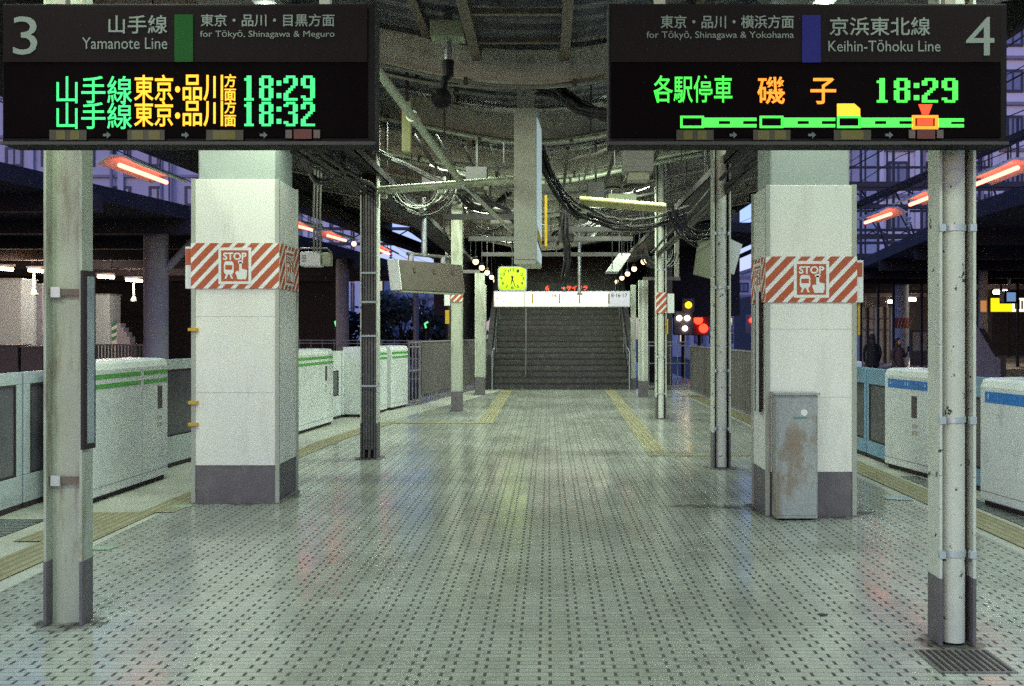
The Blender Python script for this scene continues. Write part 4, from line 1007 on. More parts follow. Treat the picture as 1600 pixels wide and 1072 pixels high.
bundle('thin cables sweeping across the roof from the left board', [px(588,112,9.3), px(660,128,9.35), px(740,136,9.35), px(850,137,9.4), px(945,118,9.4)], 0.008, 2, 25, 'cable_w', 'cable_w')
bundle('thin cables strung under the second roof beam', [px(588,182,12.0), px(680,200,12.0), px(800,222,12.0), px(870,220,12.0), px(950,205,12.0)], 0.012, 3, 26, 'cable_w')
bundle('slack cables between the conduit post and the roof beam', [px(590,240,11.8), px(640,262,12.5), px(720,300,13.5), px(800,330,15)], 0.03, 4, 27, 'cable')
bundle('slanting cables from the right clad column down to the far tray', [px(1190,240,9.6), px(1130,290,11), px(1080,345,13), px(1020,400,18)], 0.035, 7, 28, 'cable')
bundle('cables running from the left board back along the left tray', [px(440,215,9.0), px(500,255,9.9), px(545,280,10.8), px(580,300,11.8)], 0.05, 10, 29, 'cable', 'cable_w')
for by, x0, x1, dz, rr, mt_, lb in ((9.38,-2.6,2.4,-0.03,0.018,'cable_w','pale conduit clipped along the foot of the first visible roof beam'),
        (12.05,-2.8,2.6,-0.04,0.020,'pipe','cream conduit clipped along the foot of the second roof beam'),
        (14.75,-2.8,2.8,-0.05,0.028,'pipe','thick cream pipe along the foot of the third roof beam'),
        (13.4,-2.6,2.6,0.22,0.05,'conduit','grey duct pipe crossing under the roof between second and third beams'),
        (16.2,-2.6,2.6,0.10,0.04,'pipe','pale pipe crossing under the roof beyond the third beam'),
        (18.6,-2.6,2.8,-0.10,0.03,'conduit','grey pipe crossing low under the roof before the stairs'),
        (10.9,-2.7,-0.6,0.25,0.035,'conduit','short grey pipe under the deck left of the hanging sign')):
    t = thing('roof_conduit', lb, 'pipe', (0, by, zr(0)+dz), 'pipes crossing under the roof')
    MB().path([(x0+(x1-x0)*i/14, by, zr(x0+(x1-x0)*i/14)+dz) for i in range(15)], rr, 8).build('pipe_tube', M[mt_], t, smooth=50)
    for i in range(2, 14, 3):
        x = x0+(x1-x0)*i/14; MB().box(x-0.02, x+0.02, by-rr-0.006, by+rr+0.006, zr(x)+dz-rr-0.006, zr(x)+dz+rr+0.03).build('pipe_clip', M['dark'], t)
rnd = random.Random(91)
def roof_run(lb, x0, x1, y0, y1, dz, rr, mt_):
    t = thing('roof_conduit', lb, 'pipe', (x0, y0, zr(x0)+dz), ('slanting braces under the roof' if 'slanting' in lb else 'lengthwise conduits under the roof'))
    MB().path([(x0+(x1-x0)*i/20, y0+(y1-y0)*i/20, zr(x0+(x1-x0)*i/20)+dz+rnd.uniform(-.02,.02)) for i in range(21)], rr, 6).build('pipe_tube', M[mt_], t, smooth=50)
for x, dz, rr, mt_ in ((-1.75,-.10,.03,'dark'),(-1.45,-.06,.014,'cable_w'),(-1.1,-.12,.02,'dark'),(-0.75,-.05,.012,'conduit'),(0.25,-.08,.025,'dark'),(0.55,-.14,.016,'conduit'),(0.95,-.06,.03,'dark'),(1.25,-.16,.012,'cable_w'),(1.6,-.08,.03,'dark')):
    roof_run('thin conduit running lengthwise under the roof beams toward the stairs', x, x*1.02, 12.3, 26.0, dz, rr, mt_)
for k in range(6):
    y0 = 12.6+2.6*k; sgn = 1 if k % 2 else -1
    roof_run('slanting dark brace strung between two roof beams', -1.9*sgn, 1.7*sgn, y0, y0+2.2, -0.02-0.03*(k % 3), 0.022, 'dark' if k % 3 else 'conduit')
for k, (x0, x1, y, dz, lb) in enumerate(((-1.9,-0.2,17.2,-0.45,'dark cross strut hung low above the brown display'),(0.3,2.0,18.8,-0.5,'dark cross strut hung low before the right downlights'),(-1.8,1.9,21.5,-0.42,'long dark cross strut hung low before the exit sign'),(-1.7,2.1,24.2,-0.55,'dark cross strut just before the exit sign'))):
    t = thing('cross_strut', lb, 'strut', (x0, y, zr(0)+dz)); MB().box(x0, x1, y-0.04, y+0.04, 4.06+dz, 4.16+dz).build('strut_bar', M['dark'], t)
    for e in (0.08, 0.5, 0.92): x = x0+(x1-x0)*e; MB().path([(x,y,4.16+dz),(x,y,zr(x)+0.42)], 0.014, 6).build('strut_hanger', M['dark'], t)
for k, (x, y, ln) in enumerate(((-1.2,17.2,0.9),(-0.5,18.9,0.7),(0.6,20.3,0.8),(1.1,17.9,1.1),(-0.2,22.5,0.8),(0.9,23.4,0.7),(-1.3,21.2,0.8))):
    bundle(('black cable festoon sagging under the far roof above the %s' % ('brown display','lime clock','ticker','right tray','exit sign','right downlights','left downlights')[k]), [(x-ln/2,y,zr(x)-0.05),(x-ln/4,y+.2,zr(x)-0.3),(x+ln/4,y+.1,zr(x)-0.28),(x+ln/2,y+.3,zr(x)-0.02)], 0.03, 5, 60+k, 'cableb')
rnd = random.Random(77)
for k, (x, y, w, h, d, mt_, lb) in enumerate(((-1.55,10.4,0.10,0.55,0.10,'pipe_y','small yellow stained box hung beside the black ceiling speaker'),(-1.0,13.2,0.3,0.22,0.25,'dark','square grey box under the roof beside the diagonal brace'),
        (0.7,14.0,0.25,0.3,0.25,'dark','pale box under the roof right of the hanging sign'),(-1.9,15.8,0.4,0.2,0.2,'conduit','grey duct box under the roof above the brown display'),(1.3,16.8,0.5,0.16,0.2,'grnmetal','flat grey box under the roof near the right tray'),
        (0.35,19.0,0.3,0.35,0.25,'dark','dark box hung under the roof before the exit sign'),(-0.9,19.6,0.6,0.15,0.2,'conduit','flat grey box hung above the lime clock'))):
    z = zr(x)-0.12-0.25*(k % 3)*0.4; t = thing('roof_box', lb, 'equipment box', (x, y, z))
    MB().box(x-w/2,x+w/2,y,y+d,z-h,z).build('box_body', M[mt_], t, bevel=0.01); MB().box(x-0.015,x+0.015,y+d/2-0.015,y+d/2+0.015,z+0.001,zr(x)+0.42).build('box_stem', M['dark'], t)
for k, (x, y) in enumerate(((-1.2,11.0),(-0.6,12.8),(0.5,11.2),(0.9,13.0),(-1.6,14.0),(1.5,15.0),(-0.4,15.6),(0.2,17.2),(-1.3,17.0),(1.2,18.2))):
    t = thing('drop_rod', 'thin dark drop rod hanging from the roof deck between the beams', 'rod', (x, y, 3.9), 'thin drop rods under the roof')
    MB().path([(x,y,zr(x)+0.43),(x,y,zr(x)-0.1-0.3*rnd.random())], 0.011, 6).build('rod_tube', M['dark'], t)

# straight rods from the ceiling
def rod(label, x, y0, y1, Z, r, foot=True):
    t = thing('hanger_rod', label, 'rod', px(x, y1, Z)); top = px(x, y0, Z)
    MB().path([px(x,y1,Z), top], r, 8).build('rod_tube', M['steel'], t, smooth=40)
    c = px(x, y1, Z); MB().box(c.x-r*1.8, c.x+r*1.8, Z-r*1.8, Z+r*1.8, c.z-0.05, c.z+0.001).build('rod_foot', M['conduit'], t)
    return t
rod('slim steel rod hanging down behind the exit sign, left one', 882, 330, 453, 25.3, 0.03)
rod('slim steel rod with bracket hanging before the exit sign', 905.5, 340, 458, 25.0, 0.045)
lv = thing('louvre_lamp', 'tilted grey louvred lamp panel under the roof left of right downlights', 'lamp', px(965,410,17))
fr, L = (px(945,428,16.6), (px(972,428,16.9)-px(945,428,16.6)).normalized(), (px(985,392,18.0)-px(960,428,16.6)).normalized(), None), 0.33
fr = (fr[0], fr[1], fr[2], fr[1].cross(fr[2]).normalized()); hL = 1.2
MB().obox(fr, 0, L, 0, hL, 0.0, 0.05).build('lamp_tray', M['clad_edge'], lv)
for k in range(5): MB().obox(fr, 0.02, L-0.02, 0.08+k*0.22, 0.14+k*0.22, -0.02, -0.001).build('louvre', M['alu'], lv)
for k in (0.1, 1.0): p = fr[0]+fr[1]*0.16+fr[2]*k; MB().path([p+Vector((0,0,0.05)), p+Vector((0,0,1.2))], 0.008, 6).build('lamp_hanger', M['dark'], lv)
# hanging display on the left (brown box with white end)
dl = thing('hanging_display', 'brown hanging display box with a white end beyond the conduit post', 'display', (-1.95, 16.6, 2.4))
Z = 15.6; e0, e1 = px(626,428,Z), px(728,428,17.2); u = Vector((e1.x-e0.x, 1.25, 0)); L = u.length; u.normalize(); n = Vector((u.y, -u.x, 0))
e0 = Vector((e0.x, Z, px(0,453,Z).z)); frd = (e0, u, Vector((0,0,1)), n); hd = 0.50
MB().profile([(-0.22,0.0),(0.03,0.0),(-0.05,hd),(-0.30,hd)], frd, 0, L).build('display_case', M['fdisp'], dl, bevel=0.01)
MB().profile([(-0.22,0.0),(0.03,0.0),(-0.05,hd),(-0.30,hd)], frd, -0.012, -0.001).build('end_plate', M['white'], dl)
MB().obox(frd, 0.02, L-0.02, -0.03, -0.001, -0.2, 0.01).build('lower_lip', M['grnmetal'], dl)
for k in (0.25, 0.75): p = e0+u*L*k+n*-0.15; MB().path([p+Vector((0,0,hd)), p+Vector((0,0,hd+0.12))], 0.05, 8).build('display_mount', M['steel'], dl)
MB().path([e0+u*0.3+n*-0.15+Vector((0,0,hd+0.12)), e0+u*(L-0.2)+n*-0.15+Vector((0,0,hd+0.12))], 0.03, 8).build('mount_bar', M['conduit'], dl)
p = e0+u*L*0.45+n*-0.15; MB().path([p+Vector((0,0,hd+0.1)), p+Vector((0,0,1.6))], 0.05, 10).build('display_stem', M['steel'], dl, smooth=40)
for k in (0.2, 0.5, 0.8): MB().obox(frd, L*k, L*k+0.06, hd*0.62, hd*0.78, -0.06, 0.0).build('case_clip', M['fdisp'], dl)
# tilted display on the right, behind the pipe post
dr = thing('tilted_display', 'tilted olive display board with a white back plate on the right pipe post', 'display', (2.0, 11.4, 2.6))
Z = 11.45; P4 = [px(1083,428,Z), px(1118,437,Z), px(1118,368,Z), px(1090,378,Z)]
q = MB(); off = Vector((0.02, 0.12, 0)); q.add(P4 + [p+off for p in P4], [(0,1,2,3),(7,6,5,4),(0,4,5,1),(1,5,6,2),(2,6,7,3),(3,7,4,0)]); q.build('front_plate', M['grnmetal'], dr)
P4 = [px(1138,424,Z+.05), px(1147,429,Z+.05), px(1160,382,Z+.05), px(1138,372,Z+.05)]
q = MB(); q.add(P4 + [p+off for p in P4], [(0,1,2,3),(7,6,5,4),(0,4,5,1),(1,5,6,2),(2,6,7,3),(3,7,4,0)]); q.build('back_plate', M['white'], dr)
MB().box(px(1118,0,Z).x, px(1139,0,Z).x, Z+0.0, Z+0.1, px(0,425,Z).z, px(0,380,Z).z).build('display_bracket', M['dark'], dr)
# white equipment unit hanging over the left doors
un = thing('wall_unit', 'white ventilated equipment unit hanging on pipes over the left doors', 'equipment box', (-3.2, 13.2, 2.5))
Z = 13.0; a, b = px(468,416,Z), px(500,393,Z)
MB().box(a.x, b.x, Z, Z+0.25, a.z, b.z).build('unit_body', M['tray_w'], un, bevel=0.02)
MB().box(b.x+0.02, px(515,0,Z).x, Z+0.02, Z+0.2, a.z+0.01, b.z-0.01).build('side_unit', M['grnmetal'], un, bevel=0.02)
q = MB(); [q.box(a.x+0.03, a.x+0.09, Z-0.003, Z+0.001, a.z+0.06+0.02*k, a.z+0.068+0.02*k) for k in range(5)]; q.build('vent_slots', M['slot'], un)
q = MB(); [q.path([px(x,395,Z), px(x-1,330,Z), px(x+2,225,Z)], 0.014, 8) for x in (491, 496, 501)]; q.build('hanger_pipes', M['cable_w'], un, smooth=50)
MB().path([px(466,408,Z), px(464,395,Z), px(470,388,Z), px(512,388,Z), px(518,396,Z), px(517,414,Z)], 0.012, 8).build('unit_hoop', M['conduit'], un)
# lit departure board seen far behind the right pipe post
fb = thing('lit_board', 'far lit board of cream text rows with a cyan tile behind right post', 'sign', (5.2, 35, 3.5))
Z = 35; a, b = px(1066,450,Z), px(1112,424,Z); MB().box(a.x, b.x, Z, Z+0.3, a.z, b.z).build('board_casing', M['black'], fb)
for r_, (x0, x1) in enumerate(((1073,1088),(1071,1098),(1069,1100),(1067,1100))):
    y = 427 + r_*5.6
    for k in range(int((x1-x0)/4.5)): a, b = px(x0+k*4.5, y+4.2, Z), px(x0+k*4.5+3.8, y, Z); MB().box(a.x, b.x, Z-0.02, Z-0.001, a.z, b.z).build('text_block', M['cream_l'], fb)
a, b = px(1101,449,Z), px(1108,432,Z); MB().box(a.x, b.x, Z-0.02, Z-0.001, a.z, b.z).build('cyan_tile', M['cyan_l'], fb)
MB().box(px(1085,0,Z).x-.05, px(1085,0,Z).x+.05, Z+.05, Z+.2, px(0,424,Z).z, 5.5).build('board_hanger', M['dark'], fb)

# ------------------------------------------------------------------ tube lamps along the track edges, coloured red to imitate a halo
TL = 'glowing orange tube lamps over the tracks'
def tube(label, p, q_, g=TL, mat='tube_halo', tray=True, r=0.035):
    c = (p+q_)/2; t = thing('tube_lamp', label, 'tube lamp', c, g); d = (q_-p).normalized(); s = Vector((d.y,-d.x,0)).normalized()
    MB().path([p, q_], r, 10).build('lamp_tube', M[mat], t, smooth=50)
    if mat == 'tube_warm':
        ld = bpy.data.lights.new('lamp_light', 'POINT'); ld.energy = 55 * (c.y/32)**1.5; ld.color = (1.0, 0.86, 0.72); ld.shadow_soft_size = 0.1
        lo = bpy.data.objects.new('lamp_light', ld); C.objects.link(lo); lo.parent = t; lo.location = (0, -0.15, -0.15)
    if tray:
        up = Vector((0,0,1)); fr = (p-d*0.12, d, s, up); L = (q_-p).length+0.24
        MB().profile([(0.0,-0.30),(0.11,-0.10),(0.11,0.10),(0.0,0.30),(0.03,0.31),(0.14,0.11),(0.14,-0.11),(0.03,-0.31)], fr, 0, L).build('lamp_tray', M['tray_w'], t)  # wide reflector added round the tube so red light on it imitates a halo
        for e in (0.15, 0.85): w = p.lerp(q_, e); MB().path([w+up*0.15, w+up*0.42], 0.012, 6).build('lamp_bracket', M['dark'], t)
    return t
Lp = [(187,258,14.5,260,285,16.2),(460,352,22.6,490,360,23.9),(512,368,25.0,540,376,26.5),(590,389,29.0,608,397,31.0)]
for (a, w), lb in zip(((i, 0) for i in range(4)), ('largest halo-tinted tube lamp on the left, below the left board', 'halo-tinted tube lamp just right of the left clad column', 'second halo-tinted tube lamp left of the conduit post', 'small halo-tinted tube lamp right of the conduit post')):
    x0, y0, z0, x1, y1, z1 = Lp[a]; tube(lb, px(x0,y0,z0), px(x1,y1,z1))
bl = px(553,381,27.3); t = thing('bulb_lamp', 'small round white bulb between the halo-tinted tubes at the conduit post', 'lamp', bl, TL)
MB().sphere(bl, 0.07).build('lamp_globe', M['down'], t, smooth=60); MB().path([bl+Vector((0,0,0.06)), bl+Vector((0,0,0.5))], 0.02, 8).build('lamp_stem', M['dark'], t)
Rp = [(1590,262,14.7,1525,288,16.4,'largest halo-tinted tube lamp at the right picture edge'),(1450,309,18.0,1422,320,19.0,'short halo-tinted tube lamp crossing behind the nearest right post'),(1392,334,20.4,1352,348,22.1,'halo-tinted tube lamp beside the right clad column')]
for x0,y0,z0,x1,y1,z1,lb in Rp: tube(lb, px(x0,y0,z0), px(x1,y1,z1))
# girders carrying those lamps
def girder(label, pts, h, w, mat='canopy', hang=None):
    t = thing('lamp_girder', label, 'girder', pts[0])
    for p, q_ in zip(pts, pts[1:]):
        p = Vector(p); q_ = Vector(q_); d = (q_-p); L = d.length; d.normalize(); s = Vector((d.y,-d.x,0)).normalized(); up = s.cross(d)*-1
        MB().obox((p, d, s, Vector((0,0,1))), 0, L, -w/2, w/2, 0, h).build('girder_beam', M[mat], t)
    return t
zt_ = 4.12 + 0.42
girder('dark eave girder carrying the halo-tinted lamps on the left', [(-6.9,6,zt_),(-6.52,14.5,zt_),(-6.0,22.6,zt_),(-5.25,30.5,zt_),(-4.2,40,zt_)], 0.28, 0.5)
girder('dark lamp girder carrying the halo-tinted lamps on the right', [(7.25,6,zt_),(7.25,16,zt_),(7.25,19,zt_),(7.35,26,zt_),(7.6,40,zt_)], 0.10, 0.18)
# eave sheet between our roof edge and the left girder
ev = thing('eave_roof', 'dark eave sheet reaching out over the left track', 'roof', (-6.2, 15, 4.8))
MB().add([(-5.55,-4,5.05),(-7.1,-4,4.86),(-6.75,14.5,4.86),(-6.2,22.6,4.86),(-5.6,29,4.86),(-5.55,29,5.05)], [(0,1,2,3,4,5)]).build('roof_sheet', M['canopy'], ev)

# ------------------------------------------------------------------ neighbouring platform on the left
nl = thing('neighbour_canopy', 'dark flat canopy over the neighbouring platform on the left', 'roof', (-12, 22, 4.2))
pts = [(-10.2,4),(-9.4,16.3),(-8.3,22),(-7.2,31),(-5.6,46),(-30,60),(-30,4)]
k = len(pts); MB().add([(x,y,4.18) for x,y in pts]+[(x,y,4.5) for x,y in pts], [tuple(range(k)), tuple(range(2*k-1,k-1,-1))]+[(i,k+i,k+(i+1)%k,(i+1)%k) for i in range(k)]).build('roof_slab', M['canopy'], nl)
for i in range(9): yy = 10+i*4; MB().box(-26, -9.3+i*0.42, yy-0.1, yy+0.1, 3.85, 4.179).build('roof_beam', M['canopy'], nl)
def round_post(label, c, r, z1, mat, rings=(1.2, 2.9), g=None):
    t = thing('round_column', label, 'column', c, g)
    MB().lathe((c[0],c[1],0), [(r,0.0),(r,z1)], 28).build('column_shaft', mat, t, smooth=40)
    for z in rings: MB().lathe((c[0],c[1],0), [(r+0.006,z),(r+0.006,z+0.05)], 28).build('column_ring', M['edge'], t, smooth=40)
    return t
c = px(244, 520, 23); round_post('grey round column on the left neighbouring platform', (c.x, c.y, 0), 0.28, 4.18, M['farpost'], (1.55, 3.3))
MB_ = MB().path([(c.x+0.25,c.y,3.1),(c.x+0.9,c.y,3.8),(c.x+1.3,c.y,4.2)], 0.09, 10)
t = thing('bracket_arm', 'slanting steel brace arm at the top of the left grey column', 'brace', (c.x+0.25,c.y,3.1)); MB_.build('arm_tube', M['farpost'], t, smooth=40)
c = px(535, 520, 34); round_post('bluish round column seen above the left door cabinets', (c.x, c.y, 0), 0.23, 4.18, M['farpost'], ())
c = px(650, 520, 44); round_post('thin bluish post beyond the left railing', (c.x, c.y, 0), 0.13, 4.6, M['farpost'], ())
for x0,y0,x1,y1,lb in ((-12,419,20,421,'warm tube lamp under the left neighbouring canopy, at the picture edge'),(45,422,70,424,'warm tube lamp with stem speaker left of the nearest left post'),(153,432,178,433.5,'warm double tube lamp just right of the nearest left post'),(197,437,222,439,'warm tube lamp beside the grey round column')):
    Z = 2.0*F/(520-y0); p, q_ = px(x0,y0,Z), px(x1,y1,Z)
    t = tube(lb, p, q_, 'warm tube lamps under the left neighbouring canopy', 'tube_warm', False, 0.05)
    MB().box(p.x-0.05, q_.x+0.05, Z-0.06, Z+0.06, p.z+0.06, p.z+0.12).build('lamp_housing', M['dark'], t)
    for e in (0.2, 0.8): w = p.lerp(q_, e); MB().path([w+Vector((0,0,0.12)), (w.x, w.y, 4.18)], 0.012, 6).build('lamp_hanger', M['dark'], t)
for x, y0, y1, Z, lb in ((53, 428, 458, 30.5, 'stem mounted loudspeaker hanging left of the nearest left post'), (209, 443, 468, 36, 'stem mounted loudspeaker hanging beside the grey round column')):
    t = thing('stem_speaker', lb, 'speaker', px(x, y1, Z), 'stem speakers on the left platform')
    MB().path([px(x,y0,Z), px(x,y1-6,Z)], 0.035, 8).build('speaker_stem', M['white'], t); c = px(x, y1, Z)
    MB().lathe(c, [(0.05,0.12),(0.12,-0.02),(0.11,-0.08)], 14).build('speaker_horn', M['alu'], t, smooth=40)
    MB().path([px(x,y0,Z)+Vector((0,0,0.0)), (c.x, c.y, 4.18)], 0.015, 6).build('speaker_rod', M['dark'], t)
def kiosk(label, x0, y0, x1, y1, Z, dep, mat, cap=None):
    a, b = px(x0,y1,Z), px(x1,y0,Z); t = thing('kiosk', label, 'kiosk', ((a.x+b.x)/2, Z+dep/2, 0))
    MB().box(a.x, b.x, Z, Z+dep, 0, b.z).build('kiosk_body', mat, t, bevel=0.02)
    MB().box(a.x+0.1, a.x+0.13, Z-0.004, Z-0.001, 0.2, b.z-0.1).build('panel_joint', M['edge'], t)
    MB().box(a.x-0.03, b.x+0.03, Z-0.03, Z+dep+0.03, b.z, b.z+0.05).build('kiosk_top', M['alu'], t)
    return t
M['kiosk'] = paint('bluish_white_panel', (0.58, 0.68, 0.74), 0.5, var=0.05, scale=2)
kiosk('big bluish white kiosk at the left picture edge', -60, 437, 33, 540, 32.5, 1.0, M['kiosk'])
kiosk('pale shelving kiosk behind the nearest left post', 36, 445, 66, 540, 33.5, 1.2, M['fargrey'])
kiosk('bluish white locker block just right of the nearest left post', 143, 461, 171, 538, 38, 1.0, M['kiosk'])
sb = thing('stair_barrier', 'green striped stepped barrier beside the bluish locker block', 'barrier', (-17, 38, 0))
Z = 38.2
for k in range(3):
    a, b = px(172,534-k*11,Z), px(182,526-k*11,Z); fr = (Vector((a.x,Z,a.z)), Vector((1,0,0)), Vector((0,0,1)), Vector((0,-1,0)))
    MB().fpoly([(0,0),(b.x-a.x,0.12),(b.x-a.x,0.26),(0,0.14)], fr, -0.02, 0.0).build('stripe', paint('stripe_green_%d' % k, (0.06,0.22,0.14), 0.5), sb)
a, b = px(171,538,Z), px(183,505,Z); MB().box(a.x, b.x, Z+0.021, Z+0.06, 0, b.z).build('barrier_panel', M['white'], sb)
for k in range(4): a, b = px(183+k*5,538,Z), px(188+k*5,505+k*7,Z); MB().box(a.x, b.x-0.002, Z, Z+0.5, 0, b.z).build('barrier_step', M['fargrey'], sb)
mf = thing('platform_fence', 'low dark slatted barrier on the left neighbouring platform', 'fence', (-12, 26, 0))
a, b = px(140,555,26), px(262,540,26); fr = (Vector((a.x,26,0)), Vector((1,0,0)), Vector((0,0,1)), Vector((0,-1,0)))
q = MB(); [q.obox(fr, k*0.09, k*0.09+0.05, 0, b.z, 0, 0.03) for k in range(int((b.x-a.x)/0.09))]; q.build('fence_slats', M['mesh_f'], mf); MB().obox(fr, 0, b.x-a.x, b.z, b.z+0.04, -0.01, 0.04).build('fence_rail', M['rail'], mf)
for x0,x1,y,lb,mt in ((-40,28,541,'wide grey counter box at the left picture edge','base_grey'),(32,66,543,'small grey counter box left of the nearest left post','base_grey')):
    Z = 24.5; a, b = px(x0,600,Z), px(x1,y,Z); t = thing('counter_box', lb, 'box', ((a.x+b.x)/2,Z+0.3,0)); MB().box(a.x,b.x,Z,Z+0.6,0,b.z).build('box_body',M[mt],t,bevel=0.02); MB().box(a.x-.02,b.x+.02,Z-.02,Z+.62,b.z,b.z+.04).build('box_top',M['rail'],t)

# ------------------------------------------------------------------ neighbouring platform on the right
nr = thing('neighbour_canopy', 'dark canopy over the neighbouring platform on the right', 'roof', (14, 30, 4.2))
pts = [(9.3,10),(9.7,21.5),(11.2,30),(12.9,40),(17.5,70),(60,70),(60,10)][::-1]
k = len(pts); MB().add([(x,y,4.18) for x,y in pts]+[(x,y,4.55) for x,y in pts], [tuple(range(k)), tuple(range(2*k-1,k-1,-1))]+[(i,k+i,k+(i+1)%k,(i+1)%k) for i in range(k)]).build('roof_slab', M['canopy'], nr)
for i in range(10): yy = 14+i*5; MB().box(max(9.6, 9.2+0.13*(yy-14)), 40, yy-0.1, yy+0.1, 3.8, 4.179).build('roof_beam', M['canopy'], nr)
for x, y, w, lb in ((1359,475,10,'farthest warm tube lamp under the right canopy, beside the clad column'),(1391,471.5,12,'warm tube lamp above the elevator shaft on the right platform'),(1424,468,13,'warm tube lamp above the poster board on the right platform'),(1564,456.5,22,'warm tube lamp over the yellow sign at the right')):
    Z = 2.0*F/(520-y); p, q_ = px(x-w/2,y,Z), px(x+w/2,y,Z)
    t = tube(lb, p, q_, 'warm tube lamps under the right neighbouring canopy', 'tube_warm', False, 0.09)
    MB().box(p.x-0.05, q_.x+0.05, Z-0.1, Z+0.1, p.z+0.1, p.z+0.18).build('lamp_housing', M['dark'], t)
    for e in (0.2, 0.8): w_ = p.lerp(q_, e); MB().path([w_+Vector((0,0,0.18)), (w_.x, w_.y, 4.18)], 0.02, 6).build('lamp_hanger', M['dark'], t)
Z = 50; elv = thing('elevator_shaft', 'pale framed elevator shaft with glass behind the standing person', 'elevator', (17.2, 51, 0))
a, b = px(1346,600,Z), px(1394,480,Z); M['cream'] = paint('cream_panel', (0.62,0.58,0.47), 0.5, var=0.15, scale=1.2)
MB().box(a.x, b.x, Z, Z+2.2, 0, b.z).build('shaft_wall', M['cream'], elv)
for x in (1346, 1356, 1368, 1383, 1393): c = px(x,500,Z); MB().box(c.x-0.06, c.x+0.06, Z-0.05, Z-0.001, 0, b.z).build('shaft_frame', M['dark' if x in (1356,1383) else 'alu'], elv)
for y in (498, 515): c = px(0,y,Z); MB().box(a.x, b.x, Z-0.04, Z-0.0012, c.z-0.04, c.z+0.04).build('shaft_frame', M['rail'], elv)
for x0,x1 in ((1348,1355),(1369,1382)): p, q_ = px(x0,514,Z), px(x1,499,Z); MB().box(p.x,q_.x,Z-0.02,Z-0.0008,p.z,q_.z).build('shaft_glass', M['paper'], elv)
Z = 47; c = px(1408,520,Z); t = round_post('white round column with red striped band on the right platform', (c.x, Z, 0), 0.36, 4.18, M['kiosk'], ())
a, b = px(1398,513,Z), px(1419,497,Z); q = MB().lathe((c.x,Z,0), [(0.375,a.z),(0.375,b.z)], 28); q.build('stop_band', M['red'], t, smooth=40)
for k in range(5):
    u = -0.3+k*0.15; frz = (Vector((c.x,Z-0.385,a.z)), Vector((1,0,0)), Vector((0,0,1)), Vector((0,-1,0))); MB().fpoly([(u-0.06,0),(u-0.02,0),(u+0.12,b.z-a.z),(u+0.08,b.z-a.z)], frz, 0, 0.004).build('stripe', M['white'], t)
Z = 46; pbd = thing('poster_board', 'pale poster board standing between the striped column and right post', 'notice board', (18, Z, 0))
a, b = px(1423,580,Z), px(1450,516,Z); MB().box(a.x, b.x+0.25, Z, Z+0.1, 0, b.z).build('board_panel', M['base_grey'], pbd)
p, q_ = px(1426,548,Z), px(1448,519,Z); MB().box(p.x,q_.x,Z-0.02,Z-0.001,p.z,q_.z).build('poster', M['paper'], pbd); MB().box(p.x+.05,q_.x-.05,Z-0.025,Z-0.0205,q_.z-.28,q_.z-.06).build('poster_title', M['cream'], pbd)
Z = 45; ysn = thing('platform_sign', 'bright yellow and white lit sign at the right picture edge', 'sign', (21.5, Z, 2.6))
a, b = px(1548,487,Z), px(1580,466,Z); MB().box(a.x,b.x,Z-0.1,Z,a.z,b.z).build('sign_face', M['sign_yel'], ysn); c = px(1640,0,Z); MB().box(b.x+0.01,c.x,Z-0.1,Z,a.z,b.z).build('sign_face', M['sign_w'], ysn)
MB().box(a.x-0.05,c.x+0.05,Z+0.001,Z+0.3,a.z-0.05,b.z+0.05).build('sign_casing', M['dark'], ysn)
q = MB(); [q.box(px(1584+k*5,0,Z).x, px(1586.5+k*5,0,Z).x, Z-0.12, Z-0.101, a.z+0.12, b.z-0.12+0.05*(k%2)) for k in range(4)]; q.build('sign_mark', M['ink'], ysn)
for e in (0.2,0.8): MB().box(a.x+(c.x-a.x)*e-.04,a.x+(c.x-a.x)*e+.04,Z+.1,Z+.2,b.z+.05,4.18).build('sign_hanger', M['dark'], ysn)
Z = 40; mo = thing('monitor', 'boxy platform monitor with a blue screen before the yellow sign', 'monitor', px(1580,464,Z))
a, b = px(1570,474,Z), px(1593,454,Z); MB().box(a.x,b.x,Z,Z+0.5,a.z,b.z).build('monitor_case', M['black'], mo, bevel=0.03); p, q_ = px(1573,471,Z), px(1587,457,Z); MB().box(p.x,q_.x,Z-0.01,Z-0.001,p.z,q_.z).build('monitor_screen', M['monitor'], mo)
MB().box((a.x+b.x)/2-.05,(a.x+b.x)/2+.05,Z+.2,Z+.3,b.z,4.18).build('monitor_stem', M['white'], mo); MB().box(a.x-0.18,a.x-0.03,Z,Z+0.1,a.z+0.05,b.z).build('monitor_bracket', M['white'], mo)
Z = 33; spr = thing('stair_parapet', 'slanting grey stair parapet right of the nearest right post', 'stair wall', (15, Z, 0))
fr = (Vector((0,Z,0)), Vector((1,0,0)), Vector((0,0,1)), Vector((0,-1,0))); pp = lambda x,y: ((x-CX)/F*Z, H-(y-CY)/F*Z)
MB().fpoly([(pp(1490,0)[0],0),(pp(1560,0)[0],0),pp(1560,560),pp(1552,557),pp(1530,520),pp(1490,460)], fr, -0.15, 0.15).build('parapet_wall', M['fargrey'], spr)
MB().fpoly([pp(1530,519.5),pp(1552,556.5),pp(1556,554),pp(1534,513)], fr, -0.2, 0.2).build('parapet_cap', M['dark'], spr)
MB().box(pp(1561,0)[0], pp(1572,0)[0], Z, Z+0.3, 0, pp(0,558)[1]).build('parapet_box', M['base_grey'], spr)
Z = 36; c = px(1538,0,Z); t = thing('lit_post', 'pale lit post with an orange notice right of the nearest right post', 'post', (c.x,Z,0))
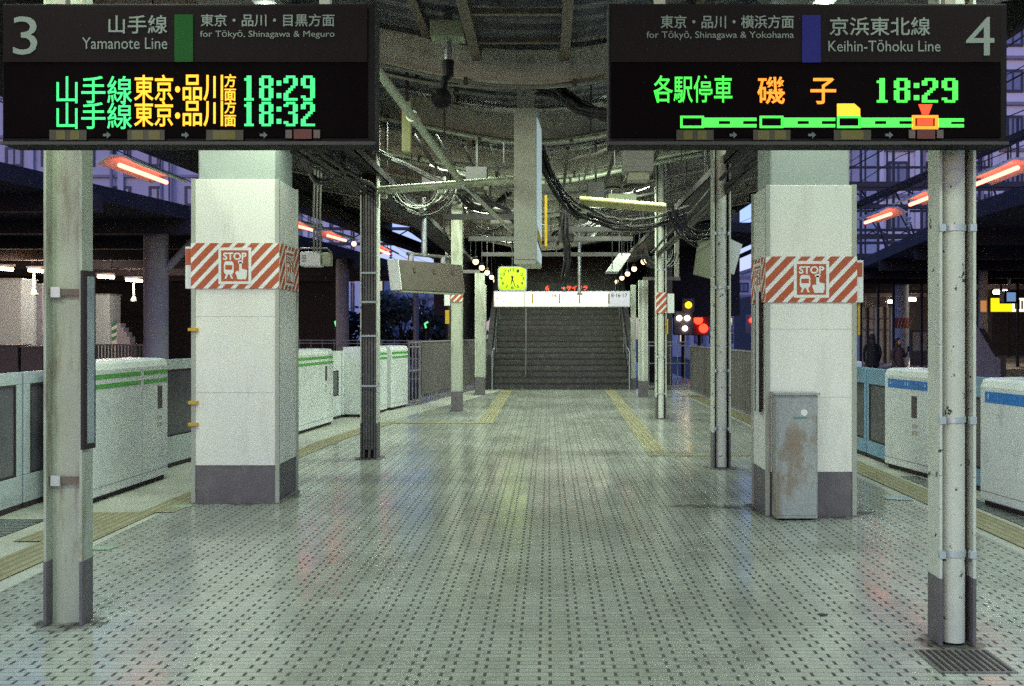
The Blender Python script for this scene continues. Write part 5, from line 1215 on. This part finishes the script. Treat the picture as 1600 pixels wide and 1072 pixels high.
MB().box(c.x-0.13,c.x+0.13,Z,Z+0.2,0,4.18).build('post_shaft', M['cream'], t); a, b = px(1532,487,Z), px(1541,470,Z); MB().box(a.x,b.x,Z-.03,Z-.001,a.z,b.z).build('notice', emit('orange_notice', (0.8,0.35,0.12), 0.6), t)
db = thing('station_block', 'dark station building wall behind the right neighbouring platform', 'building', (30, 66, 0))
MB().box(14, 70, 66, 72, 0, 4.1).build('wall', M['dwall'], db); MB().box(22, 24, 65.9, 65.99, 0.1, 2.3).build('door', M['dark'], db); MB().box(40, 42, 65.9, 65.99, 0.1, 2.3).build('door', M['dark'], db)
db = thing('station_block', 'dark station building wall behind the left neighbouring platform', 'building', (-24, 50, 0))
MB().box(-34, -10.5, 47, 50, 0, 4.15).build('wall', M['dwall'], db); MB().box(-21, -19.4, 46.9, 46.99, 0.1, 2.3).build('door', M['dark'], db)
MB().box(-31, -30.8, 10, 47, 0, 4.15).build('side_wall', M['dwall'], db)

# ------------------------------------------------------------------ two waiting people
def person(label, loc, hgt, rz, coat, long_hair, arm_up):
    t = thing('person', label, 'person', loc)
    s = hgt/1.62
    J = [((0,0,0.86),0.135,0.10),((0,0,1.05),0.125,0.09),((0,0.0,1.24),0.155,0.10),((0,0,1.36),0.09,0.07),((0,0,1.43),0.045,0.045),((0,-0.02,1.52),0.075,0.088),((0,-0.01,1.575),0.06,0.07)]
    V = [j[0] for j in J]; Rr = [(j[1], j[2]) for j in J]; E = [(i,i+1) for i in range(6)]
    def chain(root, pts):
        p = root
        for c_, r in pts: V.append(c_); Rr.append((r, r)); E.append((p, len(V)-1)); p = len(V)-1
    for sx in (-1, 1):
        chain(0, [((sx*0.085,0.0,0.78),0.095),((sx*0.09,0.0,0.46),0.06),((sx*0.09,0.01,0.10),0.042),((sx*0.095,-0.10,0.045),0.035)])
        if arm_up and sx == 1: pts = [((sx*0.19,0,1.31),0.06),((sx*0.24,-0.03,1.06),0.048),((sx*0.13,-0.24,1.16),0.036),((sx*0.08,-0.30,1.22),0.028)]
        else: pts = [((sx*0.19,0,1.31),0.06),((sx*0.245,0.02,1.06),0.048),((sx*0.22,-0.10,0.86),0.036),((sx*0.20,-0.14,0.79),0.028)]
        chain(2, pts)
    m = bpy.data.meshes.new('body'); m.from_pydata([tuple(Vector(v)*s) for v in V], E, []); o = bpy.data.objects.new('body', m); C.objects.link(o); o.parent = t
    sk = o.modifiers.new('skin', 'SKIN'); m.skin_vertices.new() if not m.skin_vertices else None
    for i, d in enumerate(m.skin_vertices[0].data): d.radius = (Rr[i][0]*s, Rr[i][1]*s); d.use_root = (i == 0)
    ss = o.modifiers.new('subd', 'SUBSURF'); ss.levels = 2; ss.render_levels = 2; m.materials.append(coat)
    # head skin, hair
    hc = Vector((0,-0.03,1.535))*s + Vector(loc)
    hd_ = MB().sphere(hc, 0.083*s, 16, 12, (0.92, 1.06, 1.22)); hd_.sphere(hc+Vector((0,-0.09,-0.01))*s, 0.014*s, 8, 6, (0.8,1,1.4)); h = hd_.build('face', M['skin'], t, smooth=70)
    q = MB(); [q.sphere(hc+Vector((sx*0.03,-0.078,0.018))*s, 0.010*s, 8, 6) for sx in (-1,1)]; q.build('eyes', M['hair'], t)
    MB().sphere(hc+Vector((0,-0.083,-0.05))*s, 0.016*s, 8, 6, (1.4,0.5,0.4)).build('mouth', paint('lip', (0.4,0.14,0.12), 0.5), t)
    q = MB().sphere(hc+Vector((0,0.025,0.03))*s, 0.094*s, 16, 12, (1.0,1.0,1.1))
    if long_hair:
        q.sphere(hc+Vector((0,0.05,-0.12))*s, 0.095*s, 14, 10, (1.08,0.62,1.7))
        for sx in (-1,1): q.sphere(hc+Vector((sx*0.075,0.0,-0.10))*s, 0.04*s, 12, 8, (0.7,0.9,3.0))
    q.build('hair', M['hair'], t, smooth=70)
    # coat skirt flares over the hips
    MB().lathe(Vector(loc), [(0.20*s,0.70*s),(0.185*s,0.9*s),(0.16*s,1.05*s),(0.17*s,1.2*s),(0.12*s,1.36*s)], 18).build('coat', coat, t, smooth=50)
    # hands: palm with five fingers
    for sx in (-1, 1):
        w = Vector((sx*0.08,-0.30,1.22)) if (arm_up and sx == 1) else Vector((sx*0.20,-0.14,0.79)); w = w*s + Vector(loc); dz = 1 if (arm_up and sx == 1) else -1
        q = MB().sphere(w+Vector((0,-0.01,0.035*dz))*s, 0.034*s, 10, 8, (0.9,0.45,1.2))
        for k in range(4): q.path([w+Vector(((k-1.5)*0.017,-0.01,0.065*dz))*s, w+Vector(((k-1.5)*0.018,-0.03,(0.10+0.008*(k in (1,2)))*dz))*s, w+Vector(((k-1.5)*0.018,-0.055,0.105*dz))*s], 0.008*s, 6)
        q.path([w+Vector((-sx*0.03,-0.01,0.02*dz))*s, w+Vector((-sx*0.05,-0.035,0.045*dz))*s], 0.009*s, 6); q.build('hand', M['skin'], t, smooth=60)
    if arm_up:
        p = Vector((0.08,-0.345,1.32))*s + Vector(loc); MB().box(p.x-0.035,p.x+0.035,p.y-0.006,p.y+0.006,p.z-0.07,p.z+0.07).build('phone', M['black'], t, bevel=0.004)
    t.rotation_euler = (0,0,rz); return t
person('person in a long dark hooded coat with back turned on the right platform', (px(1363,0,27).x, 27, 0), 1.50, R(170), M['coat'], True, False)
person('person with long dark hair in a brown coat holding a phone', (px(1403,0,25.5).x, 25.5, 0), 1.40, R(25), M['coat2'], True, True)

# ------------------------------------------------------------------ railway signals beyond the platform end
def signal(label, x, Z, lamps, heads):
    t = thing('railway_signal', label, 'railway signal', (px(x,0,Z).x, Z, -1.1))
    q = MB().path([(px(x,0,Z).x, Z+0.25, -1.1), (px(x,0,Z).x, Z+0.25, heads[0][1] if False else px(0,heads[0][1],Z).z)], 0.07, 10); q.build('signal_mast', M['dark'], t, smooth=40)
    for (x0,y0,x1,y1) in heads:
        a, b = px(x0,y1,Z), px(x1,y0,Z); MB().box(a.x-0.06,b.x+0.06,Z,Z+0.24,a.z-0.06,b.z+0.06).build('signal_head', M['base_grey'], t, bevel=0.03)
    for (lx,ly,r,mt) in lamps:
        c = px(lx,ly,Z); MB().sphere(c+Vector((0,-0.04,0)), r*Z/F, 18, 12, (1,0.7,1)).build('signal_lens', M[mt], t, smooth=60)
        MB().path([c+Vector((-r*Z/F*1.15,-0.02,r*Z/F*0.6)), c+Vector((0,-0.2,r*Z/F*1.25)), c+Vector((r*Z/F*1.15,-0.02,r*Z/F*0.6))], 0.02, 6).build('lens_hood', M['black'], t)
    return t
signal('signal with yellow lens above three white lenses past the right fence', 1069, 34, [(1075.5,476.5,5.5,'lamp_y'),(1061,497,4.5,'lamp_w'),(1073.5,497,4.5,'lamp_w'),(1070,513,4.2,'lamp_w')], [(1068,468,1083,485),(1055,488,1080,521)])
signal('signal with two red lenses past the right fence', 1094, 40, [(1091,500,7.0,'lamp_r'),(1099,513,7.0,'lamp_r')], [(1083,490,1106,522)])
signal('distant signal with one red lens left of the right clad column', 1176, 60, [(1174.5,500.5,4.2,'lamp_r')], [(1168,493,1181,520)])
# small far signal lamps on the left
M['lamp_g'] = emit('green_signal_lens', (0.15,0.9,0.35), 1.2)
for x, y, lb in ((526,505,'small green signal light behind the left green doors'),(666,508,'small green signal light above the left brown fence')):
    Z = 38; t = thing('signal_light', lb, 'railway signal', (px(x,0,Z).x, Z, -1.1)); c = px(x,y,Z)
    MB().path([(c.x,Z+0.1,-1.1),(c.x,Z+0.1,c.z+0.1)],0.05,8).build('signal_mast',M['dark'],t); MB().box(c.x-.14,c.x+.14,Z-.02,Z+.2,c.z-.22,c.z+.25).build('signal_head',M['black'],t,bevel=.02)
    MB().path([c+Vector((0.08,-0.05,0.13)), c+Vector((-0.05,-0.06,0.05)), c+Vector((0.0,-0.05,-0.12))], 0.04, 8).build('signal_lens', M['lamp_g'], t)

# ------------------------------------------------------------------ overhead line equipment
def wires(label, X, zs, sag, y0, y1):
    t = thing('overhead_wire', label, 'wire', (X, y0, zs[0]), 'overhead wires above the tracks')
    for z, s_ in zip(zs, sag): MB().path([(X+0.0004*(yy-y0)**1.0, yy, z - s_*math.sin(math.pi*((yy-y0) % 22)/22)) for yy in range(int(y0), int(y1)+1, 2)], 0.012, 6).build('wire', M['wire'], t)
    return t
wires('overhead wires above the left track', -6.1, (4.75, 5.6), (0.0,0.4), 3, 70)
wires('overhead wires above the right track', 6.0, (4.85, 5.7), (0.0,0.4), 3, 70)
wires('farther overhead wires beyond the right track', 9.2, (5.2, 6.2, 6.9), (0.0,0.4,0.2), 3, 90)
wires('farther overhead wires beyond the left track', -8.6, (5.2, 6.0, 6.6), (0.0,0.4,0.2), 3, 90)
def gantry(label, Z, x0, x1, z):
    t = thing('line_gantry', label, 'gantry', ((x0+x1)/2, Z, -1.1), 'overhead line gantries')
    for x in (x0, x1): MB().box(x-0.12, x+0.12, Z-0.12, Z+0.12, -1.1, z+0.9).build('gantry_mast', M['dark'], t)
    q = MB(); q.box(x0, x1, Z-0.08, Z+0.08, z, z+0.14); q.box(x0, x1, Z-0.08, Z+0.08, z+0.7, z+0.84)
    n = int((x1-x0)/0.9)
    for k in range(n):
        xa = x0 + (x1-x0)*k/n; xb = x0 + (x1-x0)*(k+1)/n; q.path([(xa,Z,z+0.14),(xb,Z,z+0.7)] if k % 2 else [(xa,Z,z+0.7),(xb,Z,z+0.14)], 0.035, 6)
    q.build('gantry_truss', M['dark'], t)
    for k in range(3):
        x = x0+(x1-x0)*(k+0.6)/3.4; MB().lathe((x,Z,z-0.62), [(0.03,0),(0.09,0.05),(0.03,0.10),(0.10,0.18),(0.03,0.24),(0.10,0.32),(0.03,0.38),(0.03,0.62)], 12).build('insulator', M['alu'], t)
    return t
gantry('steel lattice gantry over the right tracks with insulators', 31, 7.9, 16.0, 5.6)
gantry('farther steel lattice gantry over the right tracks', 52, 5.0, 24.0, 6.4)
gantry('steel lattice gantry over the left tracks', 44, -16, -4.6, 5.6)
for Z, xs_, ys_l, lb in ((44, (1345,1372,1396,1440,1530,1590), (287,296,405), 'dark overhead line frame of posts and beams before the pale tower'),(60, (1352,1386,1420,1545,1575), (262,330,372), 'farther dark overhead line frame before the pale tower')):
    t = thing('overhead_gantry', lb, 'gantry', (px(1440,0,Z).x, Z, -1.1))
    for x in xs_: c = px(x,0,Z); MB().box(c.x-0.05,c.x+0.05,Z-0.05,Z+0.05,-1.1,px(0,185,Z).z).build('gantry_mast', M['wire'], t)
    for k, y in enumerate(ys_l): c = px(0,y,Z); MB().box(px(1300,0,Z).x,px(1660,0,Z).x,Z-0.12,Z-0.06,c.z-0.08,c.z+(0.08 if k != 2 else 0.25)).build('gantry_beam', M['wire'], t)
    for k in range(5): x = xs_[0]+k*52; MB().path([px(x,ys_l[1],Z), px(x+20,ys_l[1]+30+9*k,Z), px(x+45,ys_l[2],Z)], 0.05, 6).build('gantry_brace', M['wire'], t)
# insulator pair hanging by the right lamp
c = px(1550, 372, 24); t = thing('insulator_string', 'pale insulator string hanging at the right picture edge', 'insulator', c)
MB().lathe(c, [(0.02,-0.02),(0.11,0.03),(0.03,0.09),(0.02,0.16),(0.12,0.22),(0.03,0.29),(0.02,0.7)], 14).build('insulator_discs', M['fargrey'], t, smooth=40)
MB().path([c+Vector((-0.18,0,1.1)), c+Vector((-0.12,0,0.62)), c+Vector((0.0,0,0.45)), c+Vector((0.12,0,0.62)), c+Vector((0.2,0,1.1))], 0.02, 6).build('insulator_arms', M['wire'], t)
MB().path([c+Vector((0,0,0.6)), c+Vector((0,0,3.0))], 0.015, 6).build('insulator_rod', M['wire'], t)

# ------------------------------------------------------------------ buildings
def building(label, x0, x1, y, dep, h, mat, nx, nz, ww, wh, z0=1.5, frame_mat='frame_d', lit=0, group=None, pil=0):
    t = thing('city_building', label, 'building', ((x0+x1)/2, y+dep/2, -1.1), group)
    MB().box(x0, x1, y, y+dep, -1.1, h).build('wall', M[mat], t)
    MB().box(x0-0.2, x1+0.2, y-0.2, y+dep+0.2, h, h+0.35).build('roof', M['bld_c'], t)
    px_, pz_ = (x1-x0)/nx, (h-z0)/nz; rnd = random.Random(int(x0*7+y)); cnt = 0
    for i in range(nx):
        for j in range(nz):
            cx_, cz_ = x0+px_*(i+0.5), z0+pz_*(j+0.5); a, b, c_, d_ = cx_-px_*ww/2, cx_+px_*ww/2, cz_-pz_*wh/2, cz_+pz_*wh/2
            if cnt >= 90: continue
            cnt += 1; k = min(px_, pz_)*0.07; q = MB()
            q.box(a,b,y-0.12,y-0.002,c_,c_+k); q.box(a,b,y-0.12,y-0.002,d_-k,d_); q.box(a,a+k,y-0.12,y-0.002,c_+k,d_-k); q.box(b-k,b,y-0.12,y-0.002,c_+k,d_-k); q.box((a+b)/2-k/3,(a+b)/2+k/3,y-0.1,y-0.002,c_+k,d_-k)
            f = q.build('window', M[frame_mat], t); MB().box(a+k,b-k,y-0.06,y-0.003,c_+k,d_-k).build('pane', M['lit_w' if rnd.random() < lit else 'wglass'], f)
    for j in range(1, nz): MB().box(x0-0.05, x1+0.05, y-0.30, y-0.131, z0+pz_*j-0.12, z0+pz_*j+0.12).build('ledge', M['bld_c'], t)
    for k in range(3):
        x = x0+(x1-x0)*rnd.uniform(0.1,0.9); MB().path([(x,y-0.45,-1.0),(x,y-0.45,h-0.3)], 0.14, 8).build('downpipe', M['bld_c'], t)
    for k in range(6):
        x = x0+px_*(rnd.randrange(nx)+0.05); z = z0+pz_*rnd.randrange(nz)+0.15; MB().box(x, x+0.9, y-0.9, y-0.305, z, z+0.7).build('air_conditioner', M['farpost'], t)
    for i in range(pil+1 if pil else 0): x = x0+(x1-x0)*i/pil; MB().box(x-0.25,x+0.25,y-0.35,y-0.13,-1.1,h).build('pilaster', M[mat], t)
    return t
M['lit_w'] = emit('lit_window', (0.9,0.75,0.5), 0.6)
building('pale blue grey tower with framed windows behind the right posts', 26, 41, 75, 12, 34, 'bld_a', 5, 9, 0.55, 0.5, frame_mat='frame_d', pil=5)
building('pale block at the right edge above the halo-tinted lamp', 42, 62, 72, 12, 38, 'bld_a', 6, 10, 0.5, 0.55, frame_mat='frame_d')
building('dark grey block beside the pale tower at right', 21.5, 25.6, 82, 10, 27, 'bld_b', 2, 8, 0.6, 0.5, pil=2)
building('low violet office block behind the red signals', 14, 24, 105, 10, 7.5, 'bld_b', 6, 4, 0.6, 0.55, lit=0.12, z0=0)
building('violet office block seen between the right posts', 24.5, 36, 112, 10, 9, 'bld_b', 6, 4, 0.6, 0.55, lit=0.1, z0=0)
building('pale slab building beyond the left neighbouring canopy', -62, -30, 85, 10, 26, 'bld_b', 10, 7, 0.5, 0.5, pil=8)
building('ribbed pale building above the left doors', -26, -15.5, 78, 8, 16, 'bld_a', 8, 3, 0.4, 0.7, pil=12)
building('low violet building far behind the left railing', -20, -8, 95, 8, 7.5, 'bld_b', 6, 3, 0.6, 0.5, lit=0.08, z0=0)

# ------------------------------------------------------------------ trees on the embankment behind the left doors
def tree(label, x, y, h, w, seed):
    rnd = random.Random(seed); t = thing('tree', label, 'tree', (x, y, -1.1), 'dark trees behind the left doors')
    q = MB().path([(x,y,-1.1),(x+0.1,y,0.2),(x-0.1,y,h*0.55)], 0.22, 8, r1=0.08)
    for k in range(6): a = rnd.uniform(0,6.28); q.path([(x,y,0.2+k*0.3),(x+math.cos(a)*w*0.4,y+math.sin(a)*w*0.4,h*0.6+k*0.15)], 0.07, 6, r1=0.02)
    q.build('trunk', M['bark'], t)
    q = MB(); cl = [(rnd.uniform(-w*.7,w*.7), rnd.uniform(-w*.5,w*.5), rnd.uniform(0.2,h), rnd.uniform(0.4,0.95)) for _ in range(26)]
    for cx_, cy_, cz_, r in cl:
        for _ in range(70):
            d = Vector((rnd.gauss(0,1),rnd.gauss(0,1),rnd.gauss(0,1))).normalized()*r*rnd.uniform(0.3,1.0); p = Vector((x+cx_, y+cy_, cz_))+d
            u = Vector((rnd.gauss(0,1),rnd.gauss(0,1),rnd.gauss(0,1))).normalized()*0.13; v = u.cross(Vector((rnd.gauss(0,1),rnd.gauss(0,1),rnd.gauss(0,1)))).normalized()*0.08
            q.add([p-u-v, p+u-v, p+u+v, p-u+v], [(0,1,2,3)])
    q.build('crown', M['foliage'], t); return t
for i, (x, h, w, lb) in enumerate(((-14.5,3.0,2.4,'leftmost dark tree behind the left door cabinets'),(-11.2,2.7,2.2,'dark tree right of the bluish round column'),(-8.0,3.2,2.4,'dark tree behind the conduit post'),(-5.0,2.6,2.0,'dark tree behind the brown left fence'))):
    tree(lb, x, 52, h, w, 40+i)
